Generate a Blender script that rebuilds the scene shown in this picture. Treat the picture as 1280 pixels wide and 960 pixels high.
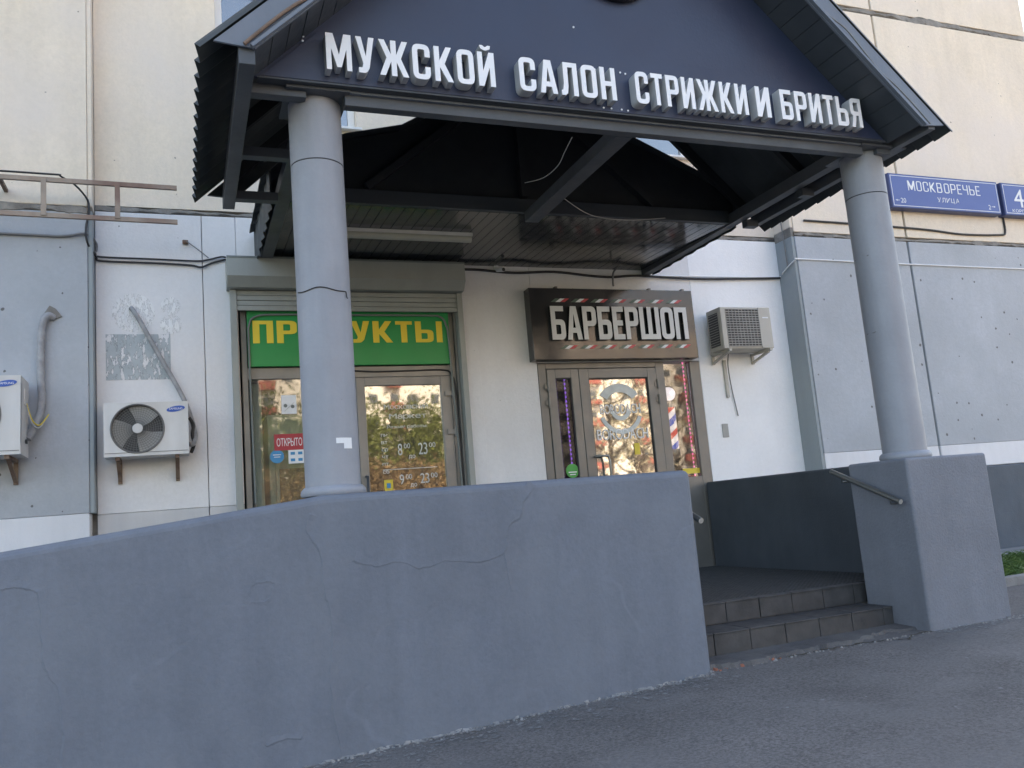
import bpy, bmesh, math, random
from mathutils import Matrix, Vector
R = math.radians
rnd = random.Random(7)
S = bpy.context.scene
C = S.collection
for o in list(bpy.data.objects): bpy.data.objects.remove(o)

# ------------------------------------------------------------------ camera
EYE = 1.115
yaw, pit, rol = 0.37463521, 0.15025447, -0.08344803
fw = Vector((math.sin(yaw)*math.cos(pit), math.cos(yaw)*math.cos(pit), math.sin(pit)))
rt = Vector((math.cos(yaw), -math.sin(yaw), 0)); up = rt.cross(fw)
rt2 = math.cos(rol)*rt + math.sin(rol)*up; up2 = -math.sin(rol)*rt + math.cos(rol)*up
cam = bpy.data.cameras.new('camera'); co = bpy.data.objects.new('camera', cam); C.objects.link(co)
m = Matrix.Identity(4)
for i in range(3): m[i][0] = rt2[i]; m[i][1] = up2[i]; m[i][2] = -fw[i]
m[0][3], m[1][3], m[2][3] = 0, -8.6, EYE
co.matrix_world = m
cam.sensor_width = 36; cam.lens = 1060.8/1280*36; cam.clip_start = 0.05; cam.clip_end = 2000
S.camera = co
S.render.resolution_x, S.render.resolution_y = 1024, 768

# ------------------------------------------------------------------ light
SUN_EL, SUN_AZ = R(40), R(12)          # azimuth from +Y towards +X: the sun stands behind the building
w = bpy.data.worlds.new('World'); S.world = w; w.use_nodes = True
nt = w.node_tree; nt.nodes.clear()
sky = nt.nodes.new('ShaderNodeTexSky'); sky.sky_type = 'NISHITA'; sky.sun_disc = False
sky.sun_elevation = SUN_EL; sky.sun_rotation = SUN_AZ
sky.air_density = 1.1; sky.dust_density = 2.6; sky.ozone_density = 1.0
bg = nt.nodes.new('ShaderNodeBackground'); bg.inputs[1].default_value = 0.15
wo = nt.nodes.new('ShaderNodeOutputWorld')
nt.links.new(sky.outputs[0], bg.inputs[0]); nt.links.new(bg.outputs[0], wo.inputs[0])
sl = bpy.data.lights.new('sun', 'SUN'); sl.energy = 4.0; sl.angle = R(0.5); sl.color = (1, 0.93, 0.82)
so = bpy.data.objects.new('sun', sl); C.objects.link(so)
sd = Vector((math.sin(SUN_AZ)*math.cos(SUN_EL), math.cos(SUN_AZ)*math.cos(SUN_EL), math.sin(SUN_EL)))
so.rotation_euler = sd.to_track_quat('Z', 'Y').to_euler(); so.location = (0, 40, 60)
S.view_settings.view_transform = 'Standard'; S.view_settings.look = 'None'
S.view_settings.exposure = 2.08; S.view_settings.gamma = 1.0
S.view_settings.use_white_balance = True; S.view_settings.white_balance_temperature = 7500; S.view_settings.white_balance_tint = 13

# ------------------------------------------------------------------ materials
M = {}
def _n(nt, t, **kw):
    n = nt.nodes.new(t)
    for k, v in kw.items(): setattr(n, k, v)
    return n
def mat(name, col, rough=0.7, var=0.12, scale=3.0, bump=0.0, bscale=60.0, metal=0.0, streak=0.0, spots=0.0,
        spotcol=(0.08, 0.08, 0.08), spotscale=2.2, spotsize=0.05, tint=None, tint_amt=0.0, tscale=0.7, spec=0.5, contour=0.0, grain=0.0, coat=0.0, emit=None, es=0.0, alpha_noise=None, flat=False, speck=0.0, speckscale=70):
    ma = bpy.data.materials.new(name); ma.use_nodes = True
    nt = ma.node_tree; b = nt.nodes['Principled BSDF']; L = nt.links.new
    geo = _n(nt, 'ShaderNodeNewGeometry')
    def noise(sc, det=5, vec=None, ro=0.55):
        n = _n(nt, 'ShaderNodeTexNoise'); n.inputs['Scale'].default_value = sc; n.inputs['Detail'].default_value = det
        n.inputs['Roughness'].default_value = ro
        L(vec or geo.outputs['Position'], n.inputs['Vector']); return n.outputs['Fac']
    def mth(op, a, b_, clamp=False):
        n = _n(nt, 'ShaderNodeMath', operation=op); n.use_clamp = clamp
        for i, v in ((0, a), (1, b_)):
            if isinstance(v, (int, float)): n.inputs[i].default_value = v
            else: L(v, n.inputs[i])
        return n.outputs[0]
    def mix(f, a, b_):
        n = _n(nt, 'ShaderNodeMix', data_type='RGBA')
        if isinstance(f, (int, float)): n.inputs[0].default_value = f
        else: L(f, n.inputs[0])
        for i, v in ((6, a), (7, b_)):
            if isinstance(v, tuple): n.inputs[i].default_value = (*v, 1)
            else: L(v, n.inputs[i])
        return n.outputs[2]
    def rng(v, a, b_, c=0.0, d=1.0):
        n = _n(nt, 'ShaderNodeMapRange'); L(v, n.inputs[0])
        for i, x in enumerate((a, b_, c, d)): n.inputs[i+1].default_value = x
        return n.outputs[0]
    f = rng(noise(scale), 0.3, 0.7, 1-var, 1+var)
    if streak:
        mp = _n(nt, 'ShaderNodeMapping'); mp.inputs['Scale'].default_value = (5, 5, 0.55); L(geo.outputs['Position'], mp.inputs[0])
        f = mth('MULTIPLY', f, rng(noise(1.0, 4, mp.outputs[0]), 0.3, 0.75, 1+streak*0.4, 1-streak))
    if speck: f = mth('MULTIPLY', f, rng(noise(speckscale, 3, None, 0.75), 0.34, 0.66, 1-speck, 1+speck))
    if grain: f = mth('MULTIPLY', f, rng(noise(260, 2), 0.25, 0.75, 1-grain, 1+grain))
    base = _n(nt, 'ShaderNodeMix', data_type='RGBA', blend_type='MULTIPLY'); base.inputs[0].default_value = 1
    base.inputs[6].default_value = (*col, 1); L(f, base.inputs[7]); c = base.outputs[2]
    if tint: c = mix(mth('MULTIPLY', rng(noise(tscale, 6), 0.42, 0.68), tint_amt), c, tint)
    hgt = None
    if contour:
        nz = noise(0.55, 3)
        edge = rng(mth('ABSOLUTE', mth('SUBTRACT', nz, 0.52), 0), 0.0, 0.006, 1.0, 0.0)
        brk = rng(noise(2.3, 3), 0.45, 0.6)
        c = mix(mth('MULTIPLY', mth('MULTIPLY', edge, brk), contour), c, tuple(min(1, x*1.5+0.02) for x in col))
        step = rng(nz, 0.515, 0.525)
        hgt = mth('MULTIPLY', step, 0.6)
        c = mix(mth('MULTIPLY', step, 0.10), c, tuple(x*0.75 for x in col))
    if spots:
        v = _n(nt, 'ShaderNodeTexVoronoi', voronoi_dimensions='2D'); v.inputs['Scale'].default_value = spotscale
        dz = _n(nt, 'ShaderNodeVectorMath', operation='ADD'); nn = _n(nt, 'ShaderNodeTexNoise'); nn.inputs['Scale'].default_value = 30
        sc = _n(nt, 'ShaderNodeVectorMath', operation='SCALE'); sc.inputs['Scale'].default_value = 0.02
        L(geo.outputs['Position'], nn.inputs['Vector']); L(nn.outputs['Color'], sc.inputs[0]); L(geo.outputs['Position'], dz.inputs[0]); L(sc.outputs[0], dz.inputs[1])
        sxyz = _n(nt, 'ShaderNodeSeparateXYZ'); cxyz = _n(nt, 'ShaderNodeCombineXYZ'); L(dz.outputs[0], sxyz.inputs[0]); L(sxyz.outputs[0], cxyz.inputs[0]); L(sxyz.outputs[1 if flat else 2], cxyz.inputs[1])
        L(cxyz.outputs[0], v.inputs['Vector'])
        sx = _n(nt, 'ShaderNodeSeparateColor'); L(v.outputs['Color'], sx.inputs[0])
        sel = rng(sx.outputs[0], 1-spots, 1-spots+0.01)
        dot = rng(mth('DIVIDE', v.outputs['Distance'], mth('ADD', 0.25, sx.outputs[1])), spotsize*0.7, spotsize, 1.0, 0.0)
        c = mix(mth('MULTIPLY', sel, dot), c, spotcol)
    L(c, b.inputs['Base Color'])
    b.inputs['Metallic'].default_value = metal; b.inputs['Specular IOR Level'].default_value = spec
    if coat: b.inputs['Coat Weight'].default_value = coat; b.inputs['Coat Roughness'].default_value = 0.12
    L(rng(noise(scale*2.3), 0.3, 0.7, max(0.03, rough-0.08), min(1, rough+0.08)), b.inputs['Roughness'])
    if bump or hgt:
        bn = _n(nt, 'ShaderNodeBump'); bn.inputs['Strength'].default_value = max(bump, 0.25); bn.inputs['Distance'].default_value = 0.006
        h = mth('ADD', noise(bscale, 4), mth('MULTIPLY', noise(bscale*0.12, 3), 1.5))
        if hgt: h = mth('ADD', h, hgt)
        L(h, bn.inputs['Height']); L(bn.outputs[0], b.inputs['Normal'])
    if emit: b.inputs['Emission Color'].default_value = (*emit, 1); b.inputs['Emission Strength'].default_value = es
    if alpha_noise:
        mp = _n(nt, 'ShaderNodeMapping'); mp.inputs['Scale'].default_value = (26, 26, 9); L(geo.outputs['Position'], mp.inputs[0])
        a = rng(noise(1.0, 6, mp.outputs[0], 0.7), alpha_noise-0.015, alpha_noise+0.015); L(a, b.inputs['Alpha'])
    M[name] = ma; return ma
def glass(name, refl=0.22, col=(0.55, 0.58, 0.56), ior=1.5, dust=0.05):
    ma = bpy.data.materials.new(name); ma.use_nodes = True; nt = ma.node_tree; nt.nodes.clear(); L = nt.links.new
    tr = _n(nt, 'ShaderNodeBsdfTransparent'); tr.inputs[0].default_value = (*col, 1)
    gl = _n(nt, 'ShaderNodeBsdfGlossy'); gl.inputs['Roughness'].default_value = 0.022
    geo = _n(nt, 'ShaderNodeNewGeometry'); nz = _n(nt, 'ShaderNodeTexNoise'); nz.inputs['Scale'].default_value = 1.6; nz.inputs['Detail'].default_value = 2
    bn = _n(nt, 'ShaderNodeBump'); bn.inputs['Strength'].default_value = 0.25; bn.inputs['Distance'].default_value = 0.006
    L(geo.outputs['Position'], nz.inputs['Vector']); L(nz.outputs['Fac'], bn.inputs['Height']); L(bn.outputs[0], gl.inputs['Normal'])
    fr = _n(nt, 'ShaderNodeFresnel'); fr.inputs['IOR'].default_value = ior
    ad = _n(nt, 'ShaderNodeMath', operation='ADD'); ad.inputs[1].default_value = refl; ad.use_clamp = True; L(fr.outputs[0], ad.inputs[0])
    mx = _n(nt, 'ShaderNodeMixShader'); L(ad.outputs[0], mx.inputs[0]); L(tr.outputs[0], mx.inputs[1]); L(gl.outputs[0], mx.inputs[2])
    o = _n(nt, 'ShaderNodeOutputMaterial'); df = _n(nt, 'ShaderNodeBsdfDiffuse'); df.inputs[0].default_value = (0.7, 0.69, 0.66, 1); m2 = _n(nt, 'ShaderNodeMixShader'); m2.inputs[0].default_value = dust
    L(mx.outputs[0], m2.inputs[1]); L(df.outputs[0], m2.inputs[2]); L(m2.outputs[0], o.inputs[0]); M[name] = ma; return ma

mat('asphalt', (0.135, 0.124, 0.118), 0.9, 0.20, 1.3, 1.0, 120, tint=(0.18, 0.17, 0.165), tint_amt=0.6, tscale=1.1, grain=0.3, speck=0.42, speckscale=55, spots=0.16, spotcol=(0.22, 0.22, 0.22), spotscale=4.6, spotsize=0.055, flat=True)
mat('asphalt_patch', (0.10, 0.095, 0.095), 0.92, 0.2, 4, 1.0, 120, tint=(0.17, 0.16, 0.15), tint_amt=0.6, tscale=3, grain=0.35)
mat('wall_paint', (0.155, 0.175, 0.212), 0.62, 0.05, 1.6, 0.45, 45, streak=0.13, speck=0.05, speckscale=26, tint=(0.20, 0.222, 0.255), tint_amt=0.4, tscale=2.2, contour=0.18, grain=0.04, spec=0.35)
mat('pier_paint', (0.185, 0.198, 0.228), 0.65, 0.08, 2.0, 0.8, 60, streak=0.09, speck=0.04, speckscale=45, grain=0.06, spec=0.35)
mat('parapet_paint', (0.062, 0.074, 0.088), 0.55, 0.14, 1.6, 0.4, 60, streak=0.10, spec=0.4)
mat('column_paint', (0.285, 0.30, 0.335), 0.5, 0.08, 2.5, 0.3, 30, streak=0.16, speck=0.015, speckscale=30, grain=0.03, spots=0.10, spotcol=(0.15, 0.15, 0.16), spotscale=3.3, spotsize=0.02)
mat('white_wall', (0.76, 0.755, 0.765), 0.8, 0.05, 1.8, 0.4, 40, streak=0.04, speck=0.03, speckscale=22, tint=(0.60, 0.58, 0.57), tint_amt=0.6, tscale=0.9, spots=0.10, spotcol=(0.25, 0.24, 0.23), spotscale=4.0, spotsize=0.035)
mat('white_wall_pale', (0.87, 0.87, 0.88), 0.75, 0.03, 1.8, 0.3, 40, streak=0.03, speck=0.02, speckscale=22)  # paler, more even version of white_wall, for the panel right of the barbershop
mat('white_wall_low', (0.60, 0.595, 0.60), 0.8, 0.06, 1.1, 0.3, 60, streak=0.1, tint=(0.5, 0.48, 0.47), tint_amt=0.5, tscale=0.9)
mat('white_band', (0.72, 0.72, 0.74), 0.8, 0.06, 1.5, 0.3, 60, streak=0.08)
mat('blue_grey_wall', (0.415, 0.44, 0.475), 0.8, 0.06, 1.4, 0.4, 40, streak=0.04, speck=0.04, speckscale=22, tint=(0.35, 0.37, 0.39), tint_amt=0.55, tscale=1.0, spots=0.28, spotcol=(0.14, 0.14, 0.14), spotscale=4.2, spotsize=0.075)
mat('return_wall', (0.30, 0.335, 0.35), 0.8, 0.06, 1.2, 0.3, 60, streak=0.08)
mat('cream_wall', (0.78, 0.675, 0.55), 0.85, 0.05, 1.3, 0.4, 40, streak=0.07, speck=0.05, speckscale=18, tint=(0.74, 0.66, 0.60), tint_amt=0.8, tscale=0.6, spots=0.08, spotcol=(0.33, 0.29, 0.25), spotscale=3.6, spotsize=0.045)
mat('mortar', (0.27, 0.255, 0.235), 0.95, 0.25, 6, 1.0, 50, tint=(0.14, 0.13, 0.12), tint_amt=0.7, tscale=5)
mat('plinth', (0.085, 0.105, 0.13), 0.7, 0.1, 2, 0.5, 60, streak=0.1)
mat('steel_dark', (0.048, 0.056, 0.066), 0.45, 0.15, 2, 0.1, 30)
mat('sheet_green', (0.045, 0.053, 0.054), 0.5, 0.25, 3, 0.1, 30)
mat('beam_grey', (0.072, 0.082, 0.096), 0.45, 0.15, 2, 0.1, 30, streak=0.08)
mat('truss', (0.018, 0.021, 0.023), 0.7, 0.2, 3)
mat('sheet_top', (0.06, 0.065, 0.075), 0.45, 0.2, 3, 0.1, 30)
mat('gable', (0.027, 0.038, 0.076), 0.42, 0.06, 1.2, 0.05, 40, spec=0.5)
mat('flashing', (0.15, 0.175, 0.215), 0.45, 0.1, 2, 0.05, 40, streak=0.08)
mat('soffit', (0.055, 0.065, 0.078), 0.45, 0.12, 4, 0.05, 40)
mat('ceiling_pvc', (0.038, 0.044, 0.048), 0.14, 0.1, 3, 0.0, 30, spec=0.7)
mat('rust_wood', (0.17, 0.115, 0.085), 0.8, 0.3, 8, 0.4, 60)
mat('letter_face', (0.82, 0.83, 0.86), 0.45, 0.02, 3)
mat('letter_grey', (0.62, 0.62, 0.61), 0.45, 0.06, 6)
mat('letter_side', (0.46, 0.47, 0.48), 0.5, 0.06, 6)
mat('emblem_black', (0.012, 0.012, 0.014), 0.35, 0.1, 3)
mat('alu_grey', (0.19, 0.18, 0.165), 0.42, 0.08, 4, 0.0, 40, metal=0.25, streak=0.06)
mat('alu_shop', (0.25, 0.24, 0.225), 0.42, 0.10, 4, 0.0, 40, metal=0.25, streak=0.10)
mat('shutter', (0.31, 0.325, 0.305), 0.5, 0.06, 3, 0.05, 40, streak=0.08)
mat('shutter_dark', (0.17, 0.19, 0.18), 0.5, 0.06, 3, 0.05, 40, streak=0.08)
mat('sign_green', (0.006, 0.27, 0.075), 0.35, 0.05, 2, spec=0.4)
mat('sign_yellow', (0.80, 0.60, 0.05), 0.5, 0.04, 2)
mat('black_gloss', (0.030, 0.030, 0.032), 0.16, 0.1, 2, spec=0.6)
mat('ac_white', (0.66, 0.65, 0.64), 0.5, 0.05, 4, 0.0, 40, streak=0.16, tint=(0.45, 0.41, 0.36), tint_amt=0.35, tscale=4)
mat('ac_beige', (0.47, 0.445, 0.40), 0.5, 0.05, 4, streak=0.10)
mat('grille_dark', (0.055, 0.055, 0.055), 0.55, 0.1, 5)
mat('guard_grey', (0.16, 0.155, 0.15), 0.5, 0.1, 5)
mat('fan_grey', (0.36, 0.35, 0.33), 0.6, 0.1, 5)
mat('logo_blue', (0.03, 0.10, 0.42), 0.5, 0.03, 3)
mat('decal_white', (0.78, 0.79, 0.80), 0.6, 0.04, 3)
mat('decal_frost', (0.60, 0.62, 0.60), 0.6, 0.10, 12)
mat('rusty', (0.22, 0.16, 0.12), 0.85, 0.35, 9, 0.4, 60, tint=(0.10, 0.05, 0.035), tint_amt=0.8, tscale=6)
mat('ladder_paint', (0.36, 0.29, 0.235), 0.75, 0.12, 6, 0.3, 60, tint=(0.20, 0.11, 0.085), tint_amt=0.8, tscale=2.2)
mat('hose_foil', (0.30, 0.30, 0.31), 0.5, 0.25, 12, 0.6, 60)
mat('cable_black', (0.03, 0.03, 0.032), 0.6, 0.2, 8)
mat('cable_grey', (0.20, 0.20, 0.20), 0.6, 0.1, 8)
mat('cable_light', (0.48, 0.47, 0.45), 0.6, 0.1, 8)
mat('plate_blue', (0.075, 0.12, 0.33), 0.4, 0.03, 2)
mat('plate_edge', (0.04, 0.06, 0.16), 0.45, 0.03, 2)
mat('win_white', (0.75, 0.75, 0.75), 0.5, 0.05, 3)
mat('steel_bright', (0.27, 0.28, 0.27), 0.42, 0.1, 10, metal=0.9)
mat('tile_brown', (0.050, 0.050, 0.052), 0.6, 0.22, 9, 0.4, 50, tint=(0.090, 0.087, 0.087), tint_amt=0.6, tscale=5, streak=0.15)
mat('grout', (0.15, 0.145, 0.14), 0.9, 0.2, 10)
mat('rubber', (0.05, 0.052, 0.054), 0.7, 0.15, 10)
mat('concrete', (0.24, 0.235, 0.23), 0.9, 0.2, 5, 0.8, 60)
mat('rubble', (0.27, 0.265, 0.26), 0.95, 0.35, 14, 0.6, 60, tint=(0.2, 0.19, 0.18), tint_amt=0.7, tscale=9)
mat('brick_red', (0.30, 0.12, 0.08), 0.95, 0.3, 14, 0.6, 60)
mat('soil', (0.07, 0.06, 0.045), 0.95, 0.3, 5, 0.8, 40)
mat('blade', (0.075, 0.14, 0.03), 0.6, 0.35, 5)
mat('interior_dark', (0.05, 0.048, 0.045), 0.8, 0.2, 2)
mat('interior_floor', (0.10, 0.09, 0.08), 0.6, 0.2, 2)
mat('fridge', (0.50, 0.60, 0.50), 0.5, 0.05, 3)
mat('shelf_goods', (0.28, 0.20, 0.08), 0.6, 0.6, 30)
mat('open_red', (0.42, 0.035, 0.045), 0.5, 0.03, 3)
mat('sticker_blue', (0.02, 0.24, 0.48), 0.4, 0.05, 3)
mat('sticker_green', (0.04, 0.33, 0.06), 0.4, 0.05, 3)
mat('sticker_yellow', (0.72, 0.55, 0.06), 0.5, 0.05, 3)
mat('pole_red', (0.52, 0.04, 0.035), 0.3, 0.03, 3, emit=(0.55, 0.05, 0.04), es=0.22)
mat('pole_blue', (0.025, 0.07, 0.40), 0.3, 0.03, 3, emit=(0.03, 0.09, 0.45), es=0.22)
mat('pole_white', (0.8, 0.8, 0.8), 0.3, 0.03, 3, emit=(0.8, 0.8, 0.85), es=0.2)
mat('stripe_red', (0.50, 0.05, 0.06), 0.4, 0.03, 3)
mat('stripe_green', (0.07, 0.12, 0.09), 0.4, 0.03, 3)
mat('led_violet', (0.4, 0.2, 0.8), 0.5, emit=(0.35, 0.16, 1.0), es=0.6)
mat('led_pink', (0.7, 0.2, 0.5), 0.5, emit=(0.9, 0.16, 0.5), es=0.32)
mat('globe', (0.8, 0.8, 0.82), 0.3, 0.02, 3, emit=(0.85, 0.85, 1.0), es=0.25)
mat('tube_diffuser', (0.42, 0.42, 0.36), 0.4, 0.05, 3)
mat('peel', (0.42, 0.46, 0.48), 0.85, 0.12, 5, alpha_noise=0.47)
mat('plaster_spot', (0.80, 0.80, 0.80), 0.9, 0.05, 8, alpha_noise=0.50)
mat('fillet', (0.25, 0.245, 0.24), 0.95, 0.3, 9, alpha_noise=0.49)
mat('smear', (0.21, 0.205, 0.20), 0.95, 0.2, 9, alpha_noise=0.55)
mat('bark', (0.10, 0.075, 0.055), 0.9, 0.3, 6, 0.8, 30)
mat('leaf', (0.155, 0.17, 0.035), 0.6, 0.4, 1.5)
mat('leaf_pale', (0.52, 0.45, 0.30), 0.7, 0.5, 1.5)
mat('leaf_dry', (0.25, 0.16, 0.07), 0.7, 0.4, 1.5)
mat('lawn', (0.12, 0.15, 0.045), 0.9, 0.3, 0.4, 0.5, 5)
mat('far_wall', (0.72, 0.66, 0.57), 0.9, 0.08, 0.3)
mat('far_brick', (0.33, 0.10, 0.075), 0.9, 0.1, 0.6)
mat('far_window', (0.05, 0.06, 0.07), 0.2, 0.2, 1)
mat('far_roof', (0.10, 0.10, 0.10), 0.9, 0.1, 1)
glass('pane', 0.20, (0.8, 0.82, 0.8)); glass('pane_barber', 0.34); glass('pane_shop', 0.07, (0.85, 0.87, 0.85)); glass('pane_window', 0.30, (0.25, 0.28, 0.30)); glass('pane_side', 0.03, (0.9, 0.9, 0.9), dust=0.02); glass('pane_dark', 0.0, (0.6, 0.6, 0.65), 1.22, 0.01)

# ------------------------------------------------------------------ mesh helpers
class MB:
    def __init__(s): s.v = []; s.f = []; s.m = []; s.sm = []
    def add(s, vs, fs, mi=0, smooth=False):
        o = len(s.v); s.v += [tuple(p) for p in vs]
        for f in fs: s.f.append(tuple(i+o for i in f)); s.m.append(mi); s.sm.append(smooth)
        return s
    def box(s, x0, x1, y0, y1, z0, z1, mi=0):
        return s.add([(x0,y0,z0),(x1,y0,z0),(x1,y1,z0),(x0,y1,z0),(x0,y0,z1),(x1,y0,z1),(x1,y1,z1),(x0,y1,z1)],
            [(0,3,2,1),(4,5,6,7),(0,1,5,4),(1,2,6,5),(2,3,7,6),(3,0,4,7)], mi)
    def prism(s, poly, y0, y1, mi=0):          # polygon in x,z extruded along y
        n = len(poly); vs = [(x, y0, z) for x, z in poly]+[(x, y1, z) for x, z in poly]
        return s.add(vs, [tuple(range(n)), tuple(range(2*n-1, n-1, -1))]+[(i, i+n, (i+1) % n+n, (i+1) % n) for i in range(n)], mi)
    def bar(s, a, b, wd, ht, mi=0, upv=(0,0,1)):
        a, b = Vector(a), Vector(b); d = (b-a).normalized(); u = Vector(upv); sd = d.cross(u)
        if sd.length < 1e-4: sd = d.cross(Vector((1,0,0)))
        sd.normalize(); u = sd.cross(d).normalized(); vs = []
        for p in (a, b):
            for i, j in ((-1,-1),(1,-1),(1,1),(-1,1)): vs.append(p+sd*(i*wd/2)+u*(j*ht/2))
        return s.add(vs, [(0,1,2,3),(7,6,5,4),(0,4,5,1),(1,5,6,2),(2,6,7,3),(3,7,4,0)], mi)
    def tube(s, pts, r, n=8, mi=0, smooth=True):
        pts = [Vector(p) for p in pts]; rs = r if isinstance(r, (list, tuple)) else [r]*len(pts); vs = []; fs = []
        prev = None
        for i, p in enumerate(pts):
            d = (pts[min(i+1, len(pts)-1)]-pts[max(i-1, 0)]).normalized()
            if prev is None:
                a = d.cross(Vector((0,0,1)));
                if a.length < 1e-3: a = d.cross(Vector((1,0,0)))
            else: a = prev - d*prev.dot(d)
            a.normalize(); prev = a; b = d.cross(a)
            for k in range(n):
                t = 2*math.pi*k/n; vs.append(p+(a*math.cos(t)+b*math.sin(t))*rs[i])
        for i in range(len(pts)-1):
            for k in range(n): fs.append((i*n+k, i*n+(k+1) % n, (i+1)*n+(k+1) % n, (i+1)*n+k))
        s.add(vs, fs, mi, smooth)
        o = len(s.v)-len(vs)
        s.add(vs[:n], [tuple(range(n-1, -1, -1))], mi); s.add(vs[-n:], [tuple(range(n))], mi); return s
    def lathe(s, prof, cx, cy, n=32, mi=0, smooth=True):       # prof: (r, z)
        vs = []; fs = []
        for r, z in prof:
            for k in range(n): t = 2*math.pi*k/n; vs.append((cx+r*math.cos(t), cy+r*math.sin(t), z))
        for i in range(len(prof)-1):
            for k in range(n): fs.append((i*n+k, i*n+(k+1) % n, (i+1)*n+(k+1) % n, (i+1)*n+k))
        s.add(vs, fs, mi, smooth); o = len(s.v)-len(vs)
        s.add(vs[:n], [tuple(range(n-1, -1, -1))], mi); s.add(vs[-n:], [tuple(range(n))], mi); return s
    def disc(s, cx, cz, r, y0, y1, n=32, mi=0, rz=None):
        rz = rz or r
        return s.prism([(cx+r*math.cos(2*math.pi*k/n), cz+rz*math.sin(2*math.pi*k/n)) for k in range(n)], y0, y1, mi)
    def ring(s, cx, cz, r, w, y, n=40, mi=0):
        return s.tube([(cx+r*math.cos(2*math.pi*k/n), y, cz+r*math.sin(2*math.pi*k/n)) for k in range(n+1)], w, 5, mi)
    def build(s, name, mats, parent=None, bevel=0.0, seg=2):
        me = bpy.data.meshes.new(name); me.from_pydata(s.v, [], s.f)
        for mm in (mats if isinstance(mats, (list, tuple)) else [mats]): me.materials.append(M[mm])
        me.polygons.foreach_set('material_index', s.m); me.polygons.foreach_set('use_smooth', s.sm)
        bm = bmesh.new(); bm.from_mesh(me); bmesh.ops.recalc_face_normals(bm, faces=bm.faces); bm.to_mesh(me); bm.free(); me.update()
        o = bpy.data.objects.new(name, me); C.objects.link(o)
        if parent:
            o.parent = parent; o.matrix_parent_inverse = parent_matrix(parent).inverted()
        if bevel:
            bv = o.modifiers.new('bevel', 'BEVEL'); bv.width = bevel; bv.segments = seg; bv.limit_method = 'ANGLE'; bv.angle_limit = R(50)
        return o
def parent_matrix(o):
    mm = Matrix.Translation(o.location)
    return mm
def thing(name, loc, label, cat, group=None):
    o = bpy.data.objects.new(name, None); C.objects.link(o); o.location = loc; o.empty_display_size = 0.1
    o['label'] = label; o['category'] = cat
    if group: o['group'] = group
    return o
def tag(o, label, cat, group=None):
    o['label'] = label; o['category'] = cat
    if group: o['group'] = group
    return o
def struct(o): o['kind'] = 'structure'; return o
def stuff(o): o['kind'] = 'stuff'; return o
def share(src, name, parent, loc=(0,0,0)):
    o = bpy.data.objects.new(name, src.data); C.objects.link(o); o.parent = parent
    o.matrix_parent_inverse = parent_matrix(parent).inverted(); o.location = loc
    for md in src.modifiers:
        b = o.modifiers.new(md.name, md.type); b.width = md.width; b.segments = md.segments; b.limit_method = md.limit_method; b.angle_limit = md.angle_limit
    return o
def smoothpts(pts, n=6):
    P = [Vector(p) for p in pts]; out = []
    for i in range(len(P)-1):
        p0, p1, p2, p3 = P[max(i-1,0)], P[i], P[i+1], P[min(i+2, len(P)-1)]
        for k in range(n):
            t = k/n
            out.append(0.5*((2*p1)+(-p0+p2)*t+(2*p0-5*p1+4*p2-p3)*t*t+(-p0+3*p1-3*p2+p3)*t**3))
    out.append(P[-1]); return out

# lettering: outline of each glyph, squeezed and thickened, as a solid
_gl = {}
def glyph(ch, sx, off):
    k = (ch, sx, off)
    if k in _gl: return _gl[k]
    cu = bpy.data.curves.new('glyph', 'FONT'); cu.body = ch; cu.size = 1; cu.resolution_u = 4
    ob = bpy.data.objects.new('glyph', cu); C.objects.link(ob)
    bpy.context.view_layer.update(); dg = bpy.context.evaluated_depsgraph_get()
    c2 = ob.to_curve(dg).copy(); ob.to_curve_clear()
    for sp in c2.splines:
        for p in sp.bezier_points:
            h = [p.handle_left.copy(), p.co.copy(), p.handle_right.copy()]
            p.handle_left_type = p.handle_right_type = 'FREE'
            for q in h: q.x *= sx
            p.handle_left, p.co, p.handle_right = h
        for p in sp.points: p.co = (p.co[0]*sx, p.co[1], p.co[2], p.co[3])
    c2.dimensions = '2D'; c2.fill_mode = 'BOTH'; c2.offset = off; c2.extrude = 0.5; c2.bevel_depth = 0
    o2 = bpy.data.objects.new('glyph2', c2); C.objects.link(o2)
    bpy.context.view_layer.update(); dg = bpy.context.evaluated_depsgraph_get()
    me = bpy.data.meshes.new_from_object(o2.evaluated_get(dg))
    vs = [tuple(v.co) for v in me.vertices]; fs = [tuple(p.vertices) for p in me.polygons]; ns = [p.normal.z for p in me.polygons]
    xs = [v[0] for v in vs] or [0, .3]
    for q in (ob, o2): bpy.data.objects.remove(q)
    bpy.data.meshes.remove(me)
    _gl[k] = (vs, fs, ns, min(xs), max(xs)); return _gl[k]
def _rc(pts):                       # polygon with rounded corners: (x, z) or (x, z, radius)
    out = []; n = len(pts)
    for i, p in enumerate(pts):
        if len(p) == 2 or p[2] == 0: out.append((p[0], p[1])); continue
        a, b, c = Vector(pts[i-1][:2]), Vector(p[:2]), Vector(pts[(i+1) % n][:2]); r = p[2]
        u, v = (a-b).normalized(), (c-b).normalized(); p0, p1 = b+u*r, b+v*r
        for k in range(6):
            t = k/5; out.append(tuple((1-t)**2*p0+2*t*(1-t)*b+t*t*p1))
    return out
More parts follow.
